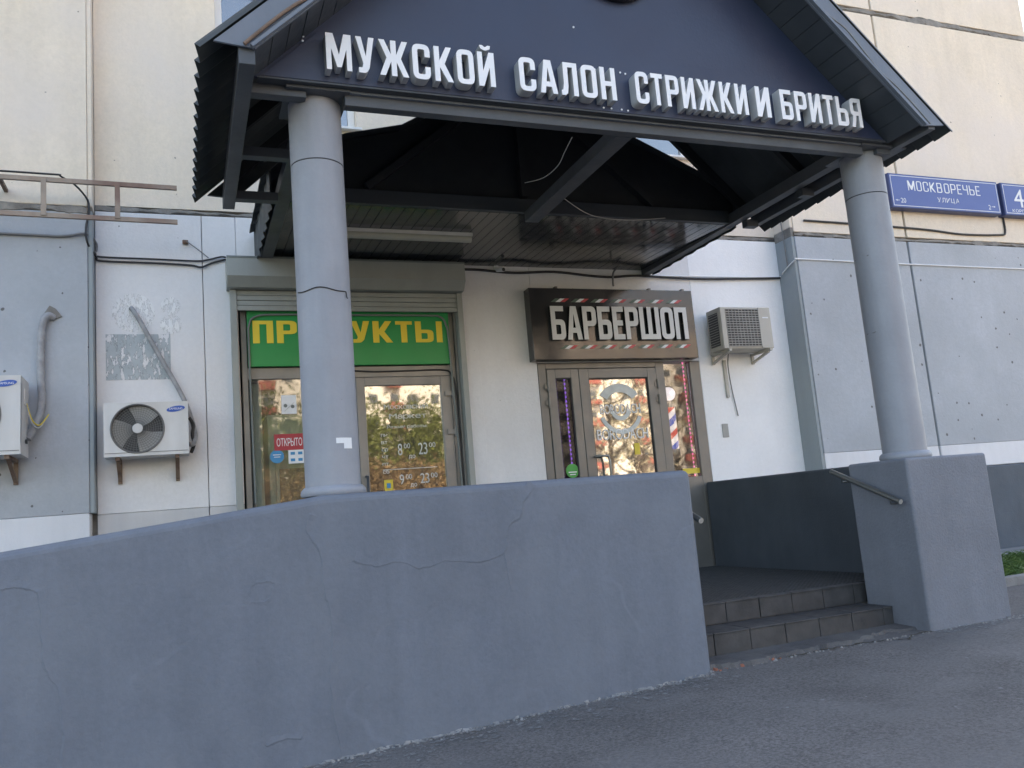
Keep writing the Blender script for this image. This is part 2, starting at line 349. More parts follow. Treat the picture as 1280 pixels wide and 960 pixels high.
def block_glyph(ch, s=0.155, h=0.145):
    w = 0.52; c = w/2; a = s/2; hole = []
    def bowl(z0, z1, x0=0, x1=w): return [(x0+s, z0+h), (x0+s, z1-h), (x1-s, z1-h, .05), (x1-s, z0+h, .05)]
    if ch == 'П': o = [(0,0),(0,1),(w,1),(w,0),(w-s,0),(w-s,1-h),(s,1-h),(s,0)]
    elif ch == 'Н': o = [(0,0),(0,1),(s,1),(s,.5+h/2),(w-s,.5+h/2),(w-s,1),(w,1),(w,0),(w-s,0),(w-s,.5-h/2),(s,.5-h/2),(s,0)]
    elif ch in 'ИЙ': o = [(0,0),(0,1),(s,1),(s,.44),(w-s,1),(w,1),(w,0),(w-s,0),(w-s,.56),(s,0)]
    elif ch == 'Т': w = .47; c = w/2; o = [(c-a,0),(c-a,1-h),(0,1-h),(0,1),(w,1),(w,1-h),(c+a,1-h),(c+a,0)]
    elif ch == 'Е': w = .44; o = [(0,0),(0,1),(w,1),(w,1-h),(s,1-h),(s,.5+h/2),(w-.05,.5+h/2),(w-.05,.5-h/2),(s,.5-h/2),(s,h),(w,h),(w,0)]
    elif ch == 'Ш': w = .80; c = w/2; o = [(0,0),(0,1),(s,1),(s,h),(c-a,h),(c-a,1),(c+a,1),(c+a,h),(w-s,h),(w-s,1),(w,1),(w,0)]
    elif ch == 'О': o = [(0,0,.2),(0,1,.2),(w,1,.2),(w,0,.2)]; hole = [[(s,h,.06),(s,1-h,.06),(w-s,1-h,.06),(w-s,h,.06)]]
    elif ch == 'С': o = [(w,.64),(w,1,.2),(0,1,.2),(0,0,.2),(w,0,.2),(w,.36),(w-s,.36),(w-s,h,.06),(s,h,.06),(s,1-h,.06),(w-s,1-h,.06),(w-s,.64)]
    elif ch == 'Р': o = [(0,0),(0,1),(w,1,.18),(w,.40,.18),(s,.40),(s,0)]; hole = [bowl(.40, 1)]
    elif ch == 'Ь': o = [(0,0),(0,1),(s,1),(s,.60),(w,.60,.18),(w,0,.18)]; hole = [bowl(0, .60)]
    elif ch == 'Ы': o = [(0,0),(0,1),(s,1),(s,.60),(w,.60,.18),(w,0,.18)]; hole = [bowl(0, .60), [(w+.09,0),(w+.09,1),(w+.09+s,1),(w+.09+s,0)]]
    elif ch == 'Б': o = [(0,0),(0,1),(w-.03,1),(w-.03,1-h),(s,1-h),(s,.60),(w,.60,.18),(w,0,.18)]; hole = [bowl(0, .60)]
    elif ch == 'Я': o = [(w,0),(w,1),(0,1,.18),(0,.42,.14),(.10,.40),(0,0),(s,0),(s+.10,.40),(w-s,.40),(w-s,0)]; hole = [[(w-s,.40+h),(w-s,1-h),(s,1-h,.05),(s,.40+h,.05)]]
    elif ch == 'У': o = [(0,1),(s,1),(c+.01,.46),(w-s,1),(w,1),(w-.16,.14),(w-.25,0,.06),(.06,0),(.06,h),(.16,h),(c-.07,.26)]
    elif ch == 'К': w = .55; o = [(0,0),(0,1),(s,1),(s,.60),(w-s-.03,1),(w-.02,1),(s+.15,.51),(w,0),(w-s-.01,0),(s,.41),(s,0)]
    elif ch == 'Ж': w = .84; c = w/2; o = [(0,1),(s+.01,1),(c-a,.60),(c-a,1),(c+a,1),(c+a,.60),(w-s-.01,1),(w,1),(c+a+.13,.5),(w,0),(w-s-.01,0),(c+a,.40),(c+a,0),(c-a,0),(c-a,.40),(s+.01,0),(0,0),(c-a-.13,.5)]
    elif ch == 'М': w = .70; c = w/2; o = [(0,0),(0,1),(s*1.3,1),(c,.42),(w-s*1.3,1),(w,1),(w,0),(w-s*.9,0),(w-s*.9,.58),(c+.06,.08),(c-.06,.08),(s*.9,.58),(s*.9,0)]
    elif ch == 'А': w = .56; c = w/2; o = [(0,0),(c-.11,1),(c+.11,1),(w,0),(w-s,0),(w-s-.035,.2),(s+.035,.2),(s,0)]; hole = [[(s+.06,.35),(w-s-.06,.35),(c,.78)]]
    elif ch == 'Л': w = .56; o = [(0,0),(0,h),(.05,h+.02),(.09,.35),(.10,1),(w,1),(w,0),(w-s,0),(w-s,1-h),(.10+s-.01,1-h),(.09+s-.01,.28),(.20,.06),(.12,0)]
    elif ch == 'В': o = [(0,0),(0,1),(w,1,.18),(w-.03,.5,.1),(w,.5,.1),(w,0,.18)]; hole = [[(s,h),(s,.5-h/2),(w-s,.5-h/2,.04),(w-s,h,.04)], [(s,.5+h/2),(s,1-h),(w-s-.02,1-h,.04),(w-s-.02,.5+h/2,.04)]]
    elif ch == 'Ч': o = [(0,1),(s,1),(s,.55,.05),(w-s,.55),(w-s,1),(w,1),(w,0),(w-s,0),(w-s,.55-h),(0,.55-h,.16)]
    elif ch == 'Д': w = .64; o = [(0,-.16),(0,h),(.07,h),(.13,1),(w-.07,1),(w-.07,h),(w,h),(w,-.16),(w-.13,-.16),(w-.13,0),(.13,0),(.13,-.16)]; hole = [[(.07+s+.01,h),(.11+s,1-h),(w-.07-s,1-h),(w-.07-s,h)]]
    else: return None
    polys = [o]+hole
    if ch == 'Й': polys.append([(c-.17,1.20),(c-.15,1.10,.03),(c,1.04,.03),(c+.15,1.10,.03),(c+.17,1.20),(c+.08,1.20),(c,1.14,.03),(c-.08,1.20)])
    return [_rc(p) for p in polys]
def solid_glyph(ch, st=0.155):
    k = ('block', ch, st)
    if k in _gl: return _gl[k]
    cu = bpy.data.curves.new('glyph', 'CURVE'); cu.dimensions = '2D'; cu.fill_mode = 'BOTH'; cu.extrude = 0.5
    for p in block_glyph(ch, st, st*0.93):
        sp = cu.splines.new('POLY'); sp.points.add(len(p)-1); sp.use_cyclic_u = True
        for q, (x, z) in zip(sp.points, p): q.co = (x, z, 0, 1)
    o2 = bpy.data.objects.new('glyph2', cu); C.objects.link(o2); bpy.context.view_layer.update(); dg = bpy.context.evaluated_depsgraph_get()
    me = bpy.data.meshes.new_from_object(o2.evaluated_get(dg))
    vs = [tuple(v.co) for v in me.vertices]; fs = [tuple(p.vertices) for p in me.polygons]; ns = [p.normal.z for p in me.polygons]; xs = [v[0] for v in vs]
    bpy.data.objects.remove(o2); bpy.data.meshes.remove(me); _gl[k] = (vs, fs, ns, min(xs), max(xs)); return _gl[k]
def lettering(text, x0, x1, z0, z1, yf, yb, parent, mats, sx=0.55, off=0.035, gap=0.05, space=0.22, split=True, name='letter', slant=0.0, block=False, st=0.155):
    glyph_ = (lambda ch, a, b: solid_glyph(ch, st)) if block else (lambda ch, a, b: glyph(ch, a, 0.0))
    vs, fs, ns, a, b = glyph_('Н' if any(ord(c) > 1000 for c in text) else 'H', sx, off)
    cap0, cap1 = min(v[1] for v in vs), max(v[1] for v in vs)
    pos = []; x = 0
    for ch in text:
        if ch == ' ': x += space; continue
        g = glyph_(ch, sx, off); pos.append((ch, x-g[3])); x += g[4]-g[3]+gap
    tot = x-gap; kx = (x1-x0)/tot; kz = (z1-z0)/(cap1-cap0)
    out = []; mb = MB()
    for ch, px in pos:
        g = glyph_(ch, sx, off)
        if split: mb = MB()
        vv = [(x0+(v[0]+px)*kx+slant*(v[1]-cap0)*kz, yf if v[2] > 0 else yb, z0+(v[1]-cap0)*kz) for v in g[0]]
        for f, n_ in zip(g[1], g[2]):
            mb.add([vv[i] for i in f], [tuple(range(len(f)))], 0 if abs(n_) > 0.5 else (1 if isinstance(mats, (list, tuple)) else 0))
        if split: out.append(mb.build(name, mats, parent))
    if not split: out = mb.build(name, mats, parent)
    return out

# ------------------------------------------------------------------ ground
def lerp(tab, x):
    if x <= tab[0][0]: return tab[0][1]
    for (a, p), (b, q) in zip(tab, tab[1:]):
        if x <= b: return p+(q-p)*(x-a)/(b-a)
    return tab[-1][1]
XG = [(-40, -0.9), (-10, -0.60), (-2, -0.245), (0.77, -0.122), (3.15, -0.015), (5.44, 0.02), (9, 0.055), (14, 0.09), (40, 0.1)]
def zg(x, y): return lerp(XG, x)+(0.03*(max(y, -16)+3.7) if y < -3.7 else 0)
xs = [-600, -150, -40, -20, -10, -6, -4, -3, -2, -1, 0, 0.77, 1.5, 2.3, 3.15, 4, 4.7, 5.44, 6, 7, 8, 9, 11, 14, 20, 40, 150, 600]
ys = [-600, -200, -80, -40, -25, -16, -12, -10, -8, -7, -6, -5.4, -4.8, -4.3, -4, -3.7, -3, -2, -1, 0, 2, 10, 60, 600]
g = MB(); g.add([(x, y, zg(x, y)) for y in ys for x in xs], [(j*len(xs)+i, j*len(xs)+i+1, (j+1)*len(xs)+i+1, (j+1)*len(xs)+i) for j in range(len(ys)-1) for i in range(len(xs)-1)])
struct(g.build('ground', 'asphalt'))
LAND = 0.323

# ------------------------------------------------------------------ the apartment building
bld = thing('apartment_building', (3, 0, 0), 'cream and white concrete panel apartment block behind the entrance canopy', 'building')
SEAM = 4.32
def part(name, mt, *boxes, bevel=0.006, parent=bld):
    mb = MB()
    for b in boxes: mb.box(*b)
    return mb.build(name, mt, parent, bevel)
# backing that shows as mortar in the joints
part('joint_backing', 'mortar', (-12, -0.81, -0.12, 0.2, -1, 12), (-0.80, 0.20, 0.05, 0.3, -1, SEAM+0.1), (7.24, 12.10, -0.28, 0.2, -1, 12), (-0.8, 7.24, 0.05, 0.3, SEAM-0.07, 5.30), bevel=0)
# lower centre, white, around the two shop openings
part('wall_panel', 'white_wall', (-0.745, 0.207, 0, 0.28, 1.407, SEAM-0.03)); part('wall_panel', 'white_wall_low', (-0.745, 0.207, 0.001, 0.28, -0.8, 1.405))
part('wall_panel', 'white_wall', (0.213, 0.53, 0, 0.28, 1.407, SEAM-0.03)); part('wall_panel', 'white_wall_low', (0.213, 0.53, 0.001, 0.28, -0.8, 1.405))
part('wall_panel', 'white_wall', (0.533, 2.857, 0, 0.28, 3.53, SEAM-0.03), bevel=0)
part('wall_panel', 'white_wall', (2.86, 3.70, 0, 0.28, -0.2, SEAM-0.03))
part('wall_panel', 'white_wall', (3.703, 5.827, 0, 0.28, 2.745, SEAM-0.03), bevel=0)
part('wall_panel', 'white_wall_pale', (5.83, 7.225, 0, 0.28, -0.2, SEAM-0.03))
part('pilaster_strip', 'white_wall', (2.862, 3.02, -0.025, -0.001, LAND, 3.50))
# upper centre, cream, round two windows
WZ0, WZ1 = 5.35, 6.90
part('wall_panel', 'cream_wall', (-0.745, 7.225, 0, 0.28, SEAM+0.03, WZ0), (-0.745, 0.40, 0, 0.28, WZ0, WZ1), (1.83, 5.30, 0, 0.28, WZ0, WZ1), (6.73, 7.225, 0, 0.28, WZ0, WZ1), (-0.745, 7.225, 0, 0.28, WZ1, 7.55), bevel=0)
part('wall_panel', 'cream_wall', (-0.745, 7.225, 0, 0.28, 7.61, 10.6))
# left projecting bay
LX = -0.79
def bay(x0, x1, yf, z0, z1, mt): return part('wall_panel', mt, (x0, x1, yf, 0.1, z0, z1), bevel=0.008)
bay(-9, LX, -0.20, 1.42, SEAM-0.12, 'blue_grey_wall'); bay(-9, LX, -0.199, -1, 1.419, 'white_band')
bay(-9, LX, -0.20, SEAM-0.06, 7.55, 'cream_wall'); bay(-9, LX, -0.20, 7.61, 10.6, 'cream_wall')
part('bay_return', 'return_wall', (LX+0.002, LX+0.04, -0.19, 0.05, 1.42, SEAM-0.1)); part('bay_return', 'cream_wall', (LX+0.002, LX+0.04, -0.19, 0.05, SEAM-0.06, 7.55))
# right projecting bay
RX = 7.232
for x0, x1 in ((RX, 9.075), (9.11, 12.13)):
    bay(x0, x1, -0.33, 1.515, SEAM-0.06, 'blue_grey_wall'); bay(x0, x1, -0.329, 1.216, 1.514, 'white_band')
    bay(x0, x1, -0.33, SEAM+0.0, 7.555, 'cream_wall'); bay(x0, x1, -0.33, 7.64, 10.6, 'cream_wall')
part('bay_return', 'return_wall', (RX-0.045, RX-0.003, -0.318, 0.0, 0.3, SEAM-0.06)); part('bay_return', 'mortar', (RX-0.045, RX-0.003, -0.318, 0.0, SEAM-0.06, SEAM+0.06)); part('bay_return', 'cream_wall', (RX-0.045, RX-0.003, -0.318, 0.0, SEAM+0.06, 7.55))
part('plinth', 'plinth', (5.86, RX-0.05, -0.03, 0.1, -0.2, 1.10), (RX-0.05, 12.14, -0.37, 0.1, -0.2, 1.21), bevel=0.015)
part('upper_storeys', 'cream_wall', (-12, 12.13, 0.0, 0.3, 10.66, 28), (-12, 12.13, 0.3, 13, 7, 28), (-12, 0.28, 0.32, 13, -0.5, 7), (5.9, 12.13, 0.32, 13, -0.5, 7), (0.28, 5.9, 4, 13, -0.5, 7), bevel=0)
for wx in (0.40, 5.30):
    wf = MB(); wf.box(wx+0.002, wx+0.075, 0.10, 0.17, WZ0+0.002, WZ1-0.002); wf.box(wx+1.355, wx+1.428, 0.10, 0.17, WZ0+0.002, WZ1-0.002); wf.box(wx+0.075, wx+1.355, 0.10, 0.17, WZ0+0.002, WZ0+0.08); wf.box(wx+0.075, wx+1.355, 0.10, 0.17, WZ1-0.08, WZ1-0.002)
    wf.box(wx+0.69, wx+0.76, 0.10, 0.17, WZ0+0.08, WZ1-0.08)
    fr = wf.build('window', 'win_white', bld, 0.006)
    for a, b in ((0.077, 0.688), (0.762, 1.353)): MB().box(wx+a, wx+b, 0.13, 0.14, WZ0+0.082, WZ1-0.082).build('pane', 'pane_window', fr)
    MB().box(wx-0.03, wx+1.47, -0.07, 0.098, WZ0-0.03, WZ0-0.002).build('sill', 'win_white', fr, 0.004)
    MB().box(wx-0.04, wx+1.47, 0.3, 0.31, WZ0-0.1, WZ1+0.1).build('room_dark', 'interior_dark', fr)
part('shop_room', 'interior_dark', (0.30, 3.30, 3.2, 3.25, 0, 3.7), (0.29, 0.30, 0.29, 3.2, 0, 3.7), (3.28, 3.30, 0.29, 3.2, 0, 3.7), (0.3, 3.28, 0.29, 3.2, 3.66, 3.7), bevel=0)
part('shop_floor', 'interior_floor', (0.3, 3.28, 0.29, 3.2, 0.25, 0.30), bevel=0)
part('barber_room', 'interior_dark', (3.4, 5.9, 2.2, 2.25, 0, 3.2), (3.32, 3.34, 0.29, 2.2, 0, 3.2), (5.88, 5.9, 0.29, 2.2, 0, 3.2), (3.34, 5.88, 0.29, 2.2, 3.15, 3.2), bevel=0)
part('barber_floor', 'interior_floor', (3.34, 5.88, 0.29, 2.2, 0.25, 0.30), bevel=0)
# peeled paint and plaster marks
part('paint_patch', 'peel', (-0.663, -0.10, -0.004, -0.002, 2.642, 3.081), bevel=0)
pm = MB(); pm.disc(-0.42, 3.29, 0.19, -0.004, -0.002, 24); pm.disc(-0.09, 3.36, 0.09, -0.004, -0.002, 20); pm.disc(-0.09, 3.18, 0.10, -0.0045, -0.0015, 20); pm.build('plaster_patch', 'plaster_spot', bld)
# ragged mortar lip on the left bay seam and the right bay seam
def ragged(x0, x1, z, y, h, d, seed):
    r = random.Random(seed); n = int((x1-x0)/0.05); mb = MB(); vs = []; k_ = j_ = 0
    for i in range(n+1):
        x = x0+(x1-x0)*i/n; k_ = 0.7*k_+r.gauss(0, 0.09)*h; j_ = 0.7*j_+r.gauss(0, 0.11)*h; a = k_; b = j_; yy = y-d*r.uniform(0.3, 1)
        vs += [(x, y+0.03, z+h/2+a), (x, yy, z+h*0.3+a), (x, yy, z-h*0.3+b), (x, y+0.03, z-h/2+b)]
    mb.add(vs, [(4*i+k, 4*i+k+1, 4*i+k+5, 4*i+k+4) for i in range(n) for k in range(3)]); return mb.build('mortar_joint', 'mortar', bld)
ragged(-9, LX, SEAM-0.095, -0.20, 0.085, 0.012, 1); ragged(-0.745, 7.19, SEAM, 0.003, 0.06, 0.003, 2); ragged(RX, 12.1, SEAM-0.03, -0.327, 0.06, 0.003, 3)
ragged(RX, 12.1, 7.597, -0.33, 0.09, 0.0, 4)

# ------------------------------------------------------------------ landing, steps, ramp, walls
YF = -3.698
ld = struct(MB().box(0.7, 5.70, -2.66, -0.002, -0.6, LAND-0.02).box(5.12, 5.70, -3.05, -2.661, -0.6, LAND-0.02).build('landing', 'concrete'))
rp = MB(); rp.prism([(-9, -0.9), (0.698, -0.9), (0.698, LAND-0.02), (-3.5, -0.22), (-9, -0.4)], -3.2, -1.3); struct(rp.build('ramp', 'concrete'))
mt = thing('rubber_mat', (4.1, -1.4, LAND-0.02), 'black perforated rubber mat covering the landing before the doors', 'mat')
MB().box(0.75, 5.68, -2.93, -0.05, LAND-0.018, LAND-0.008).build('mat_base', 'rubber', mt)
cell = MB()
for i in range(62):
    for k, (a, b) in enumerate(((0.0, 1),)):
        cell.box(3.18, 5.66, -2.92+i*0.046, -2.92+i*0.046+0.016, LAND-0.008, LAND+0.002)
for i in range(54): cell.box(3.19+i*0.046, 3.19+i*0.046+0.014, -2.92, -0.07, LAND-0.008, LAND+0.0008)
stuff(cell.build('mat_grid', 'rubber', mt))
st = thing('entrance_steps', (4.1, -3.2, 0.0), 'two low steps faced with dark brown tiles leading up to landing', 'steps')
MB().box(3.152, 5.118, -3.0, -2.662, -0.5, LAND-0.02).build('step_core', 'grout', st); MB().box(3.152, 5.033, -3.34, -3.002, -0.5, 0.152).build('step_core', 'grout', st)
for zt, zb, yf, dep, off in ((LAND+0.004, 0.172, -3.0, 0.07, 0.0), (0.172, 0.005, -3.34, 0.338, -0.05)):
    x = 3.155+off; xe_ = 5.117 if yf > -3.1 else 5.032
    while x < xe_-0.02:
        x0, x1 = max(x, 3.154)+0.003, min(x+0.305, xe_)-0.003
        j = rnd.uniform(-0.002, 0.002)
        if x1-x0 > 0.02:
            MB().box(x0, x1, yf-0.014+j, yf-0.001, zb+0.002, zt-0.014).build('riser_tile', 'tile_brown', st, 0.003)
            MB().box(x0, x1, yf-0.020+j, yf+dep-0.004, zt-0.0135, zt+j).build('tread_tile', 'tile_brown', st, 0.004)
        x += 0.305
# ramp wall: level over the landing, falling to the left
WT = 1.303
wm = MB()
prof = [(-9, -1.2), (3.155, -0.6), (3.155, WT), (0.72, WT), (0.60, WT-0.015), (-0.86, WT-0.170), (-4.5, WT-0.51), (-9, WT-0.95)]
wm.prism(prof, YF, -3.20); wl = wm.build('ramp_wall', 'wall_paint', None, 0.045, 4)
tag(wl, 'long blue grey plastered wall that slopes down along the ramp', 'wall')
def ridge(pts, h, wn, wf, seed):
    r = random.Random(seed); P = smoothpts([(x, 0, z) for x, z in pts], 7); mb = MB(); vs = []; kk, qq = 0.8, 0.0
    for i, p in enumerate(P):
        d = (P[min(i+1, len(P)-1)]-P[max(i-1, 0)]).normalized(); nx, nz = -d.z, d.x
        e = 1 if 0 < i < len(P)-1 else 0.1; kk = 0.75*kk+0.25*max(0.1, r.gauss(0.8, 0.6)); qq = 0.7*qq+r.gauss(0, 0.003); q, k = qq, kk
        c = (p.x+nx*q, p.z+nz*q)
        vs += [(c[0]-nx*wn*k, YF-0.0004, c[1]-nz*wn*k), (c[0], YF-0.0006-h*k*e, c[1]), (c[0]+nx*wf*k, YF-0.0004, c[1]+nz*wf*k)]
    mb.add(vs, [(3*i+j, 3*i+j+1, 3*i+j+4, 3*i+j+3) for i in range(len(P)-1) for j in range(2)]); return mb.build('plaster_ridge', 'wall_paint', wl)
ridge([(0.65,1.21),(0.63,1.1),(0.69,0.99),(0.71,0.79),(0.74,0.66),(0.74,0.51),(0.72,0.29),(0.74,0.08),(0.76,-0.10)], 0.0035, 0.010, 0.05, 1)
ridge([(0.87,0.93),(1.0,0.89),(1.14,0.89),(1.28,0.85),(1.43,0.87),(1.63,0.85),(1.78,0.89),(1.83,1.03),(1.91,1.09),(1.94,1.19),(2.02,1.27)], 0.0028, 0.010, 0.05, 2)
ridge([(1.78,0.89),(1.80,0.78),(1.82,0.65)], 0.0025, 0.01, 0.03, 3)
ridge([(-0.95,0.93),(-0.86,0.95),(-0.81,0.96),(-0.72,0.94),(-0.69,0.88),(-0.68,0.69),(-0.65,0.53),(-0.6,0.41),(-0.59,0.22),(-0.6,0.0)], 0.003, 0.010, 0.04, 4)
ridge([(0.36,0.02),(0.44,0.03),(0.56,0.02)], 0.003, 0.01, 0.03, 5); ridge([(0.30,0.80),(0.34,0.85),(0.42,0.86),(0.44,0.82),(0.40,0.76),(0.31,0.765)], 0.0018, 0.01, 0.02, 6)
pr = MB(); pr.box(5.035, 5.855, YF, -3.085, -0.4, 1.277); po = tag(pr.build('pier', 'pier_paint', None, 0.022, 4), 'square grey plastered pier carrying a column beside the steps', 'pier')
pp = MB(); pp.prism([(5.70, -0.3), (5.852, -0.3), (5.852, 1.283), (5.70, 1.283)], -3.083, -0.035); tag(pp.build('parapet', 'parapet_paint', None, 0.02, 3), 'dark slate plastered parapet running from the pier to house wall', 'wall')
# cement line and rubble at the foot of the walls
def chunks(line, n, r0, r1, spread, mi_mat, seed, name, label=None):
    r = random.Random(seed); mb = MB()
    for i in range(n):
        t = r.random(); seg = min(int(t*(len(line)-1)), len(line)-2); u = t*(len(line)-1)-seg
        a, b = line[seg], line[seg+1]; x = a[0]+(b[0]-a[0])*u+r.gauss(0, spread*0.4); y = a[1]+(b[1]-a[1])*u-abs(r.gauss(0, spread))
        s = r.uniform(r0, r1)*(0.5 if r.random() < 0.7 else 1); z = zg(x, y)
        vs = [(x+s*r.uniform(.6, 1)*math.cos(k*math.pi/3), y+s*r.uniform(.6, 1)*math.sin(k*math.pi/3), z-0.004) for k in range(6)]
        vs += [(x+(v[0]-x)*0.6+r.uniform(-.2, .2)*s, y+(v[1]-y)*0.6, z+s*r.uniform(0.25, 0.7)) for v in vs[:6]]
        mb.add(vs, [(6,7,8,9,10,11)]+[(k, (k+1) % 6, (k+1) % 6+6, k+6) for k in range(6)])
    o = stuff(mb.build(name, mi_mat)); return o
WL = [(-3, YF), (0.7, YF), (3.16, YF)]
tag(chunks(WL, 700, 0.005, 0.016, 0.03, 'rubble', 11, 'rubble'), 'crumbled whitish cement along the foot of the ramp wall', 'rubble')
tag(chunks([(3.2, -3.62), (5.03, -3.68), (5.95, YF-0.01)], 230, 0.005, 0.018, 0.03, 'rubble', 12, 'rubble'), 'crumbled cement bits in front of the steps and pier', 'rubble')
tag(chunks([(3.2, -3.62), (3.75, -3.62)], 60, 0.01, 0.03, 0.02, 'brick_red', 13, 'brick_rubble'), 'reddish broken brick bits in the crack before the steps', 'rubble')
cm = MB(); vs = []; r_ = random.Random(5); n = 120
for i in range(n+1):
    x = -3+6.17*i/n; vs += [(x, YF+0.01, zg(x, -3.7)+0.016+r_.uniform(-.006, .01)), (x, YF-0.006-r_.random()*0.008, zg(x, -3.7)+0.006), (x, YF-0.014-r_.random()**3*0.05, zg(x, -3.75)+0.001)]
cm.add(vs, [(3*i+k, 3*i+k+1, 3*i+k+4, 3*i+k+3) for i in range(n) for k in range(2)]); struct(cm.build('cement_fillet', 'fillet'))
# asphalt apron with a broken edge in front of the steps
ap = MB(); vs = []; r_ = random.Random(9); n = 70; yy = -3.58
for i in range(n+1):
    x = 3.16+1.90*i/n; yy += r_.gauss(0, 0.018); yy = max(-3.70, min(-3.48, yy)); y2 = yy-0.05*(1-i/n)
    h = 0.035*(1-0.5*i/n)+r_.uniform(-.004, .004)
    vs += [(x, -3.33, zg(x, -3.4)+0.03), (x, y2+0.02, zg(x, y2)+h), (x, y2, zg(x, y2)-0.004)]
ap.add(vs, [(3*i+k, 3*i+k+1, 3*i+k+4, 3*i+k+3) for i in range(n) for k in range(2)]); struct(ap.build('asphalt_apron', 'asphalt_patch'))
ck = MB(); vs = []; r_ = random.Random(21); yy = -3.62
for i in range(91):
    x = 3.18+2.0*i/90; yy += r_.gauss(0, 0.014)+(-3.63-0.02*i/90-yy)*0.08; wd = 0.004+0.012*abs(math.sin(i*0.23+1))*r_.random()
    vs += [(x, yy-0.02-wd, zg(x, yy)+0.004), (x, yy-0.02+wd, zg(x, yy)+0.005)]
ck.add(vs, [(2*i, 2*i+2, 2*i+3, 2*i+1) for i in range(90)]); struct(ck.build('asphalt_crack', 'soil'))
cs = MB(); vs = []; r_ = random.Random(31)
for i in range(61):
    x = 0.3+2.95*i/60
    for y in (YF-0.01, YF-0.09-0.05*r_.random(), YF-0.16-0.22*r_.random()**2): vs.append((x, y, zg(x, y)+0.004))
cs.add(vs, [(3*i+k, 3*i+k+1, 3*i+k+4, 3*i+k+3) for i in range(60) for k in range(2)]); struct(cs.build('cement_smear', 'smear'))
cs = MB(); vs = []
for i in range(31):
    x = 5.0+1.0*i/30
    for y in (YF-0.01, YF-0.08-0.05*r_.random(), YF-0.12-0.14*r_.random()**2): vs.append((x, y, zg(x, y)+0.004))
cs.add(vs, [(3*i+k, 3*i+k+1, 3*i+k+4, 3*i+k+3) for i in range(30) for k in range(2)]); struct(cs.build('cement_smear', 'smear'))
# right-hand verge
struct(MB().box(5.9, 14, -0.95, -0.36, -0.3, 0.135).build('apron', 'concrete', None, 0.01)); struct(MB().box(5.9, 14, -2.45, -0.952, -0.3, 0.10).build('verge', 'soil'))
for i in range(8):
    o = MB().box(5.9+i*1.0, 6.89+i*1.0, -2.54, -2.452, -0.3, 0.125+i*0.004).build('kerb_stone', 'concrete', None, 0.012); struct(o)
gb = MB(); r_ = random.Random(3)
for i in range(9000):
    x, y = r_.uniform(6.2, 12), r_.uniform(-2.44, -0.98); h = r_.uniform(.03, .10); a = r_.uniform(0, 6.28); wd = 0.005; lx, ly = r_.gauss(0, .05), r_.gauss(0, .05)
    dx, dy = wd*math.cos(a), wd*math.sin(a)
    gb.add([(x-dx, y-dy, 0.09), (x+dx, y+dy, 0.09), (x+lx+dx*.6, y+ly+dy*.6, 0.09+h*.65), (x+lx*2, y+ly*2, 0.09+h)], [(0, 1, 2), (0, 2, 3)])
tag(stuff(gb.build('grass', 'blade')), 'short green grass on the verge beyond the pier', 'grass')

# ------------------------------------------------------------------ columns
def column(cx, cy, z0, zj, label):
    t = thing('column', (cx, cy, z0), label, 'column')
    MB().lathe([(0.163, z0+0.05), (0.163, zj-0.004)], cx, cy, 48).build('shaft', 'column_paint', t)
    MB().lathe([(0.160, zj-0.004), (0.160, zj+0.004)], cx, cy, 48).build('joint_ring', 'cable_black', t)
    MB().lathe([(0.164, zj+0.004), (0.164, 3.770)], cx, cy, 48).build('shaft', 'column_paint', t)
    MB().lathe([(0.185, z0+0.001), (0.192, z0+0.012), (0.190, z0+0.035), (0.172, z0+0.055), (0.163, z0+0.0555)], cx, cy, 48).build('base_collar', 'column_paint', t)
    return t
LCX, RCX, CY = 0.825, 5.280, -3.46
column(LCX, CY, WT, 3.36, 'round grey column on the ramp wall with a torn white sticker')
column(RCX, CY, 1.277, 3.42, 'round grey column standing on the square pier')
# torn sticker, wire
def wrap(cx, cy, r, x0, x1, poly, name, mt, parent=None):
    mb = MB(); n = len(poly); out = []
    for dr in (r+0.003, r+0.0015):
        for a, z in poly: out.append((cx+dr*math.sin(a), cy-dr*math.cos(a), z))
    mb.add(out, [tuple(range(n)), tuple(range(2*n-1, n-1, -1))]+[(i, i+n, (i+1) % n+n, (i+1) % n) for i in range(n)]); return mb.build(name, mt, parent)
def colang(cx, cy, px_off): return px_off
s1 = MB()
base = math.atan2(0-LCX, 1)  # facing the camera side
def stk(u0, u1, z0, z1, nseg=4):
    vs = []; fs = []
    for i in range(nseg+1):
        a = u0+(u1-u0)*i/nseg
        for z in (z0, z1): vs.append((LCX+0.1655*math.sin(a), CY-0.1655*math.cos(a), z))
    for i in range(nseg): fs.append((2*i, 2*i+2, 2*i+3, 2*i+1))
    s1.add(vs, fs)
stk(0.02, 0.64, 1.600, 1.632); stk(0.30, 0.64, 1.568, 1.600)
so_ = s1.build('paper_sticker', 'decal_white'); sm = so_.modifiers.new('thick', 'SOLIDIFY'); sm.thickness = 0.0012
tag(so_, 'torn white paper sticker stuck low on the grey column', 'sticker')
wr = [(LCX+0.166*math.sin(a), CY-0.166*math.cos(a), 2.535-0.02*max(0, a)**1.5-0.008*math.sin(a*5)) for a in [(-1.3+0.13*i) for i in range(17)]]
wr += [(LCX+0.17*math.sin(0.78), CY-0.172*math.cos(0.78), 2.49), (LCX+0.17*math.sin(0.82), CY-0.174*math.cos(0.82), 2.485)]
tag(MB().tube(wr, 0.0035, 5).build('tie_wire', 'cable_black'), 'thin dark wire tied round the column on the ramp wall', 'wire')

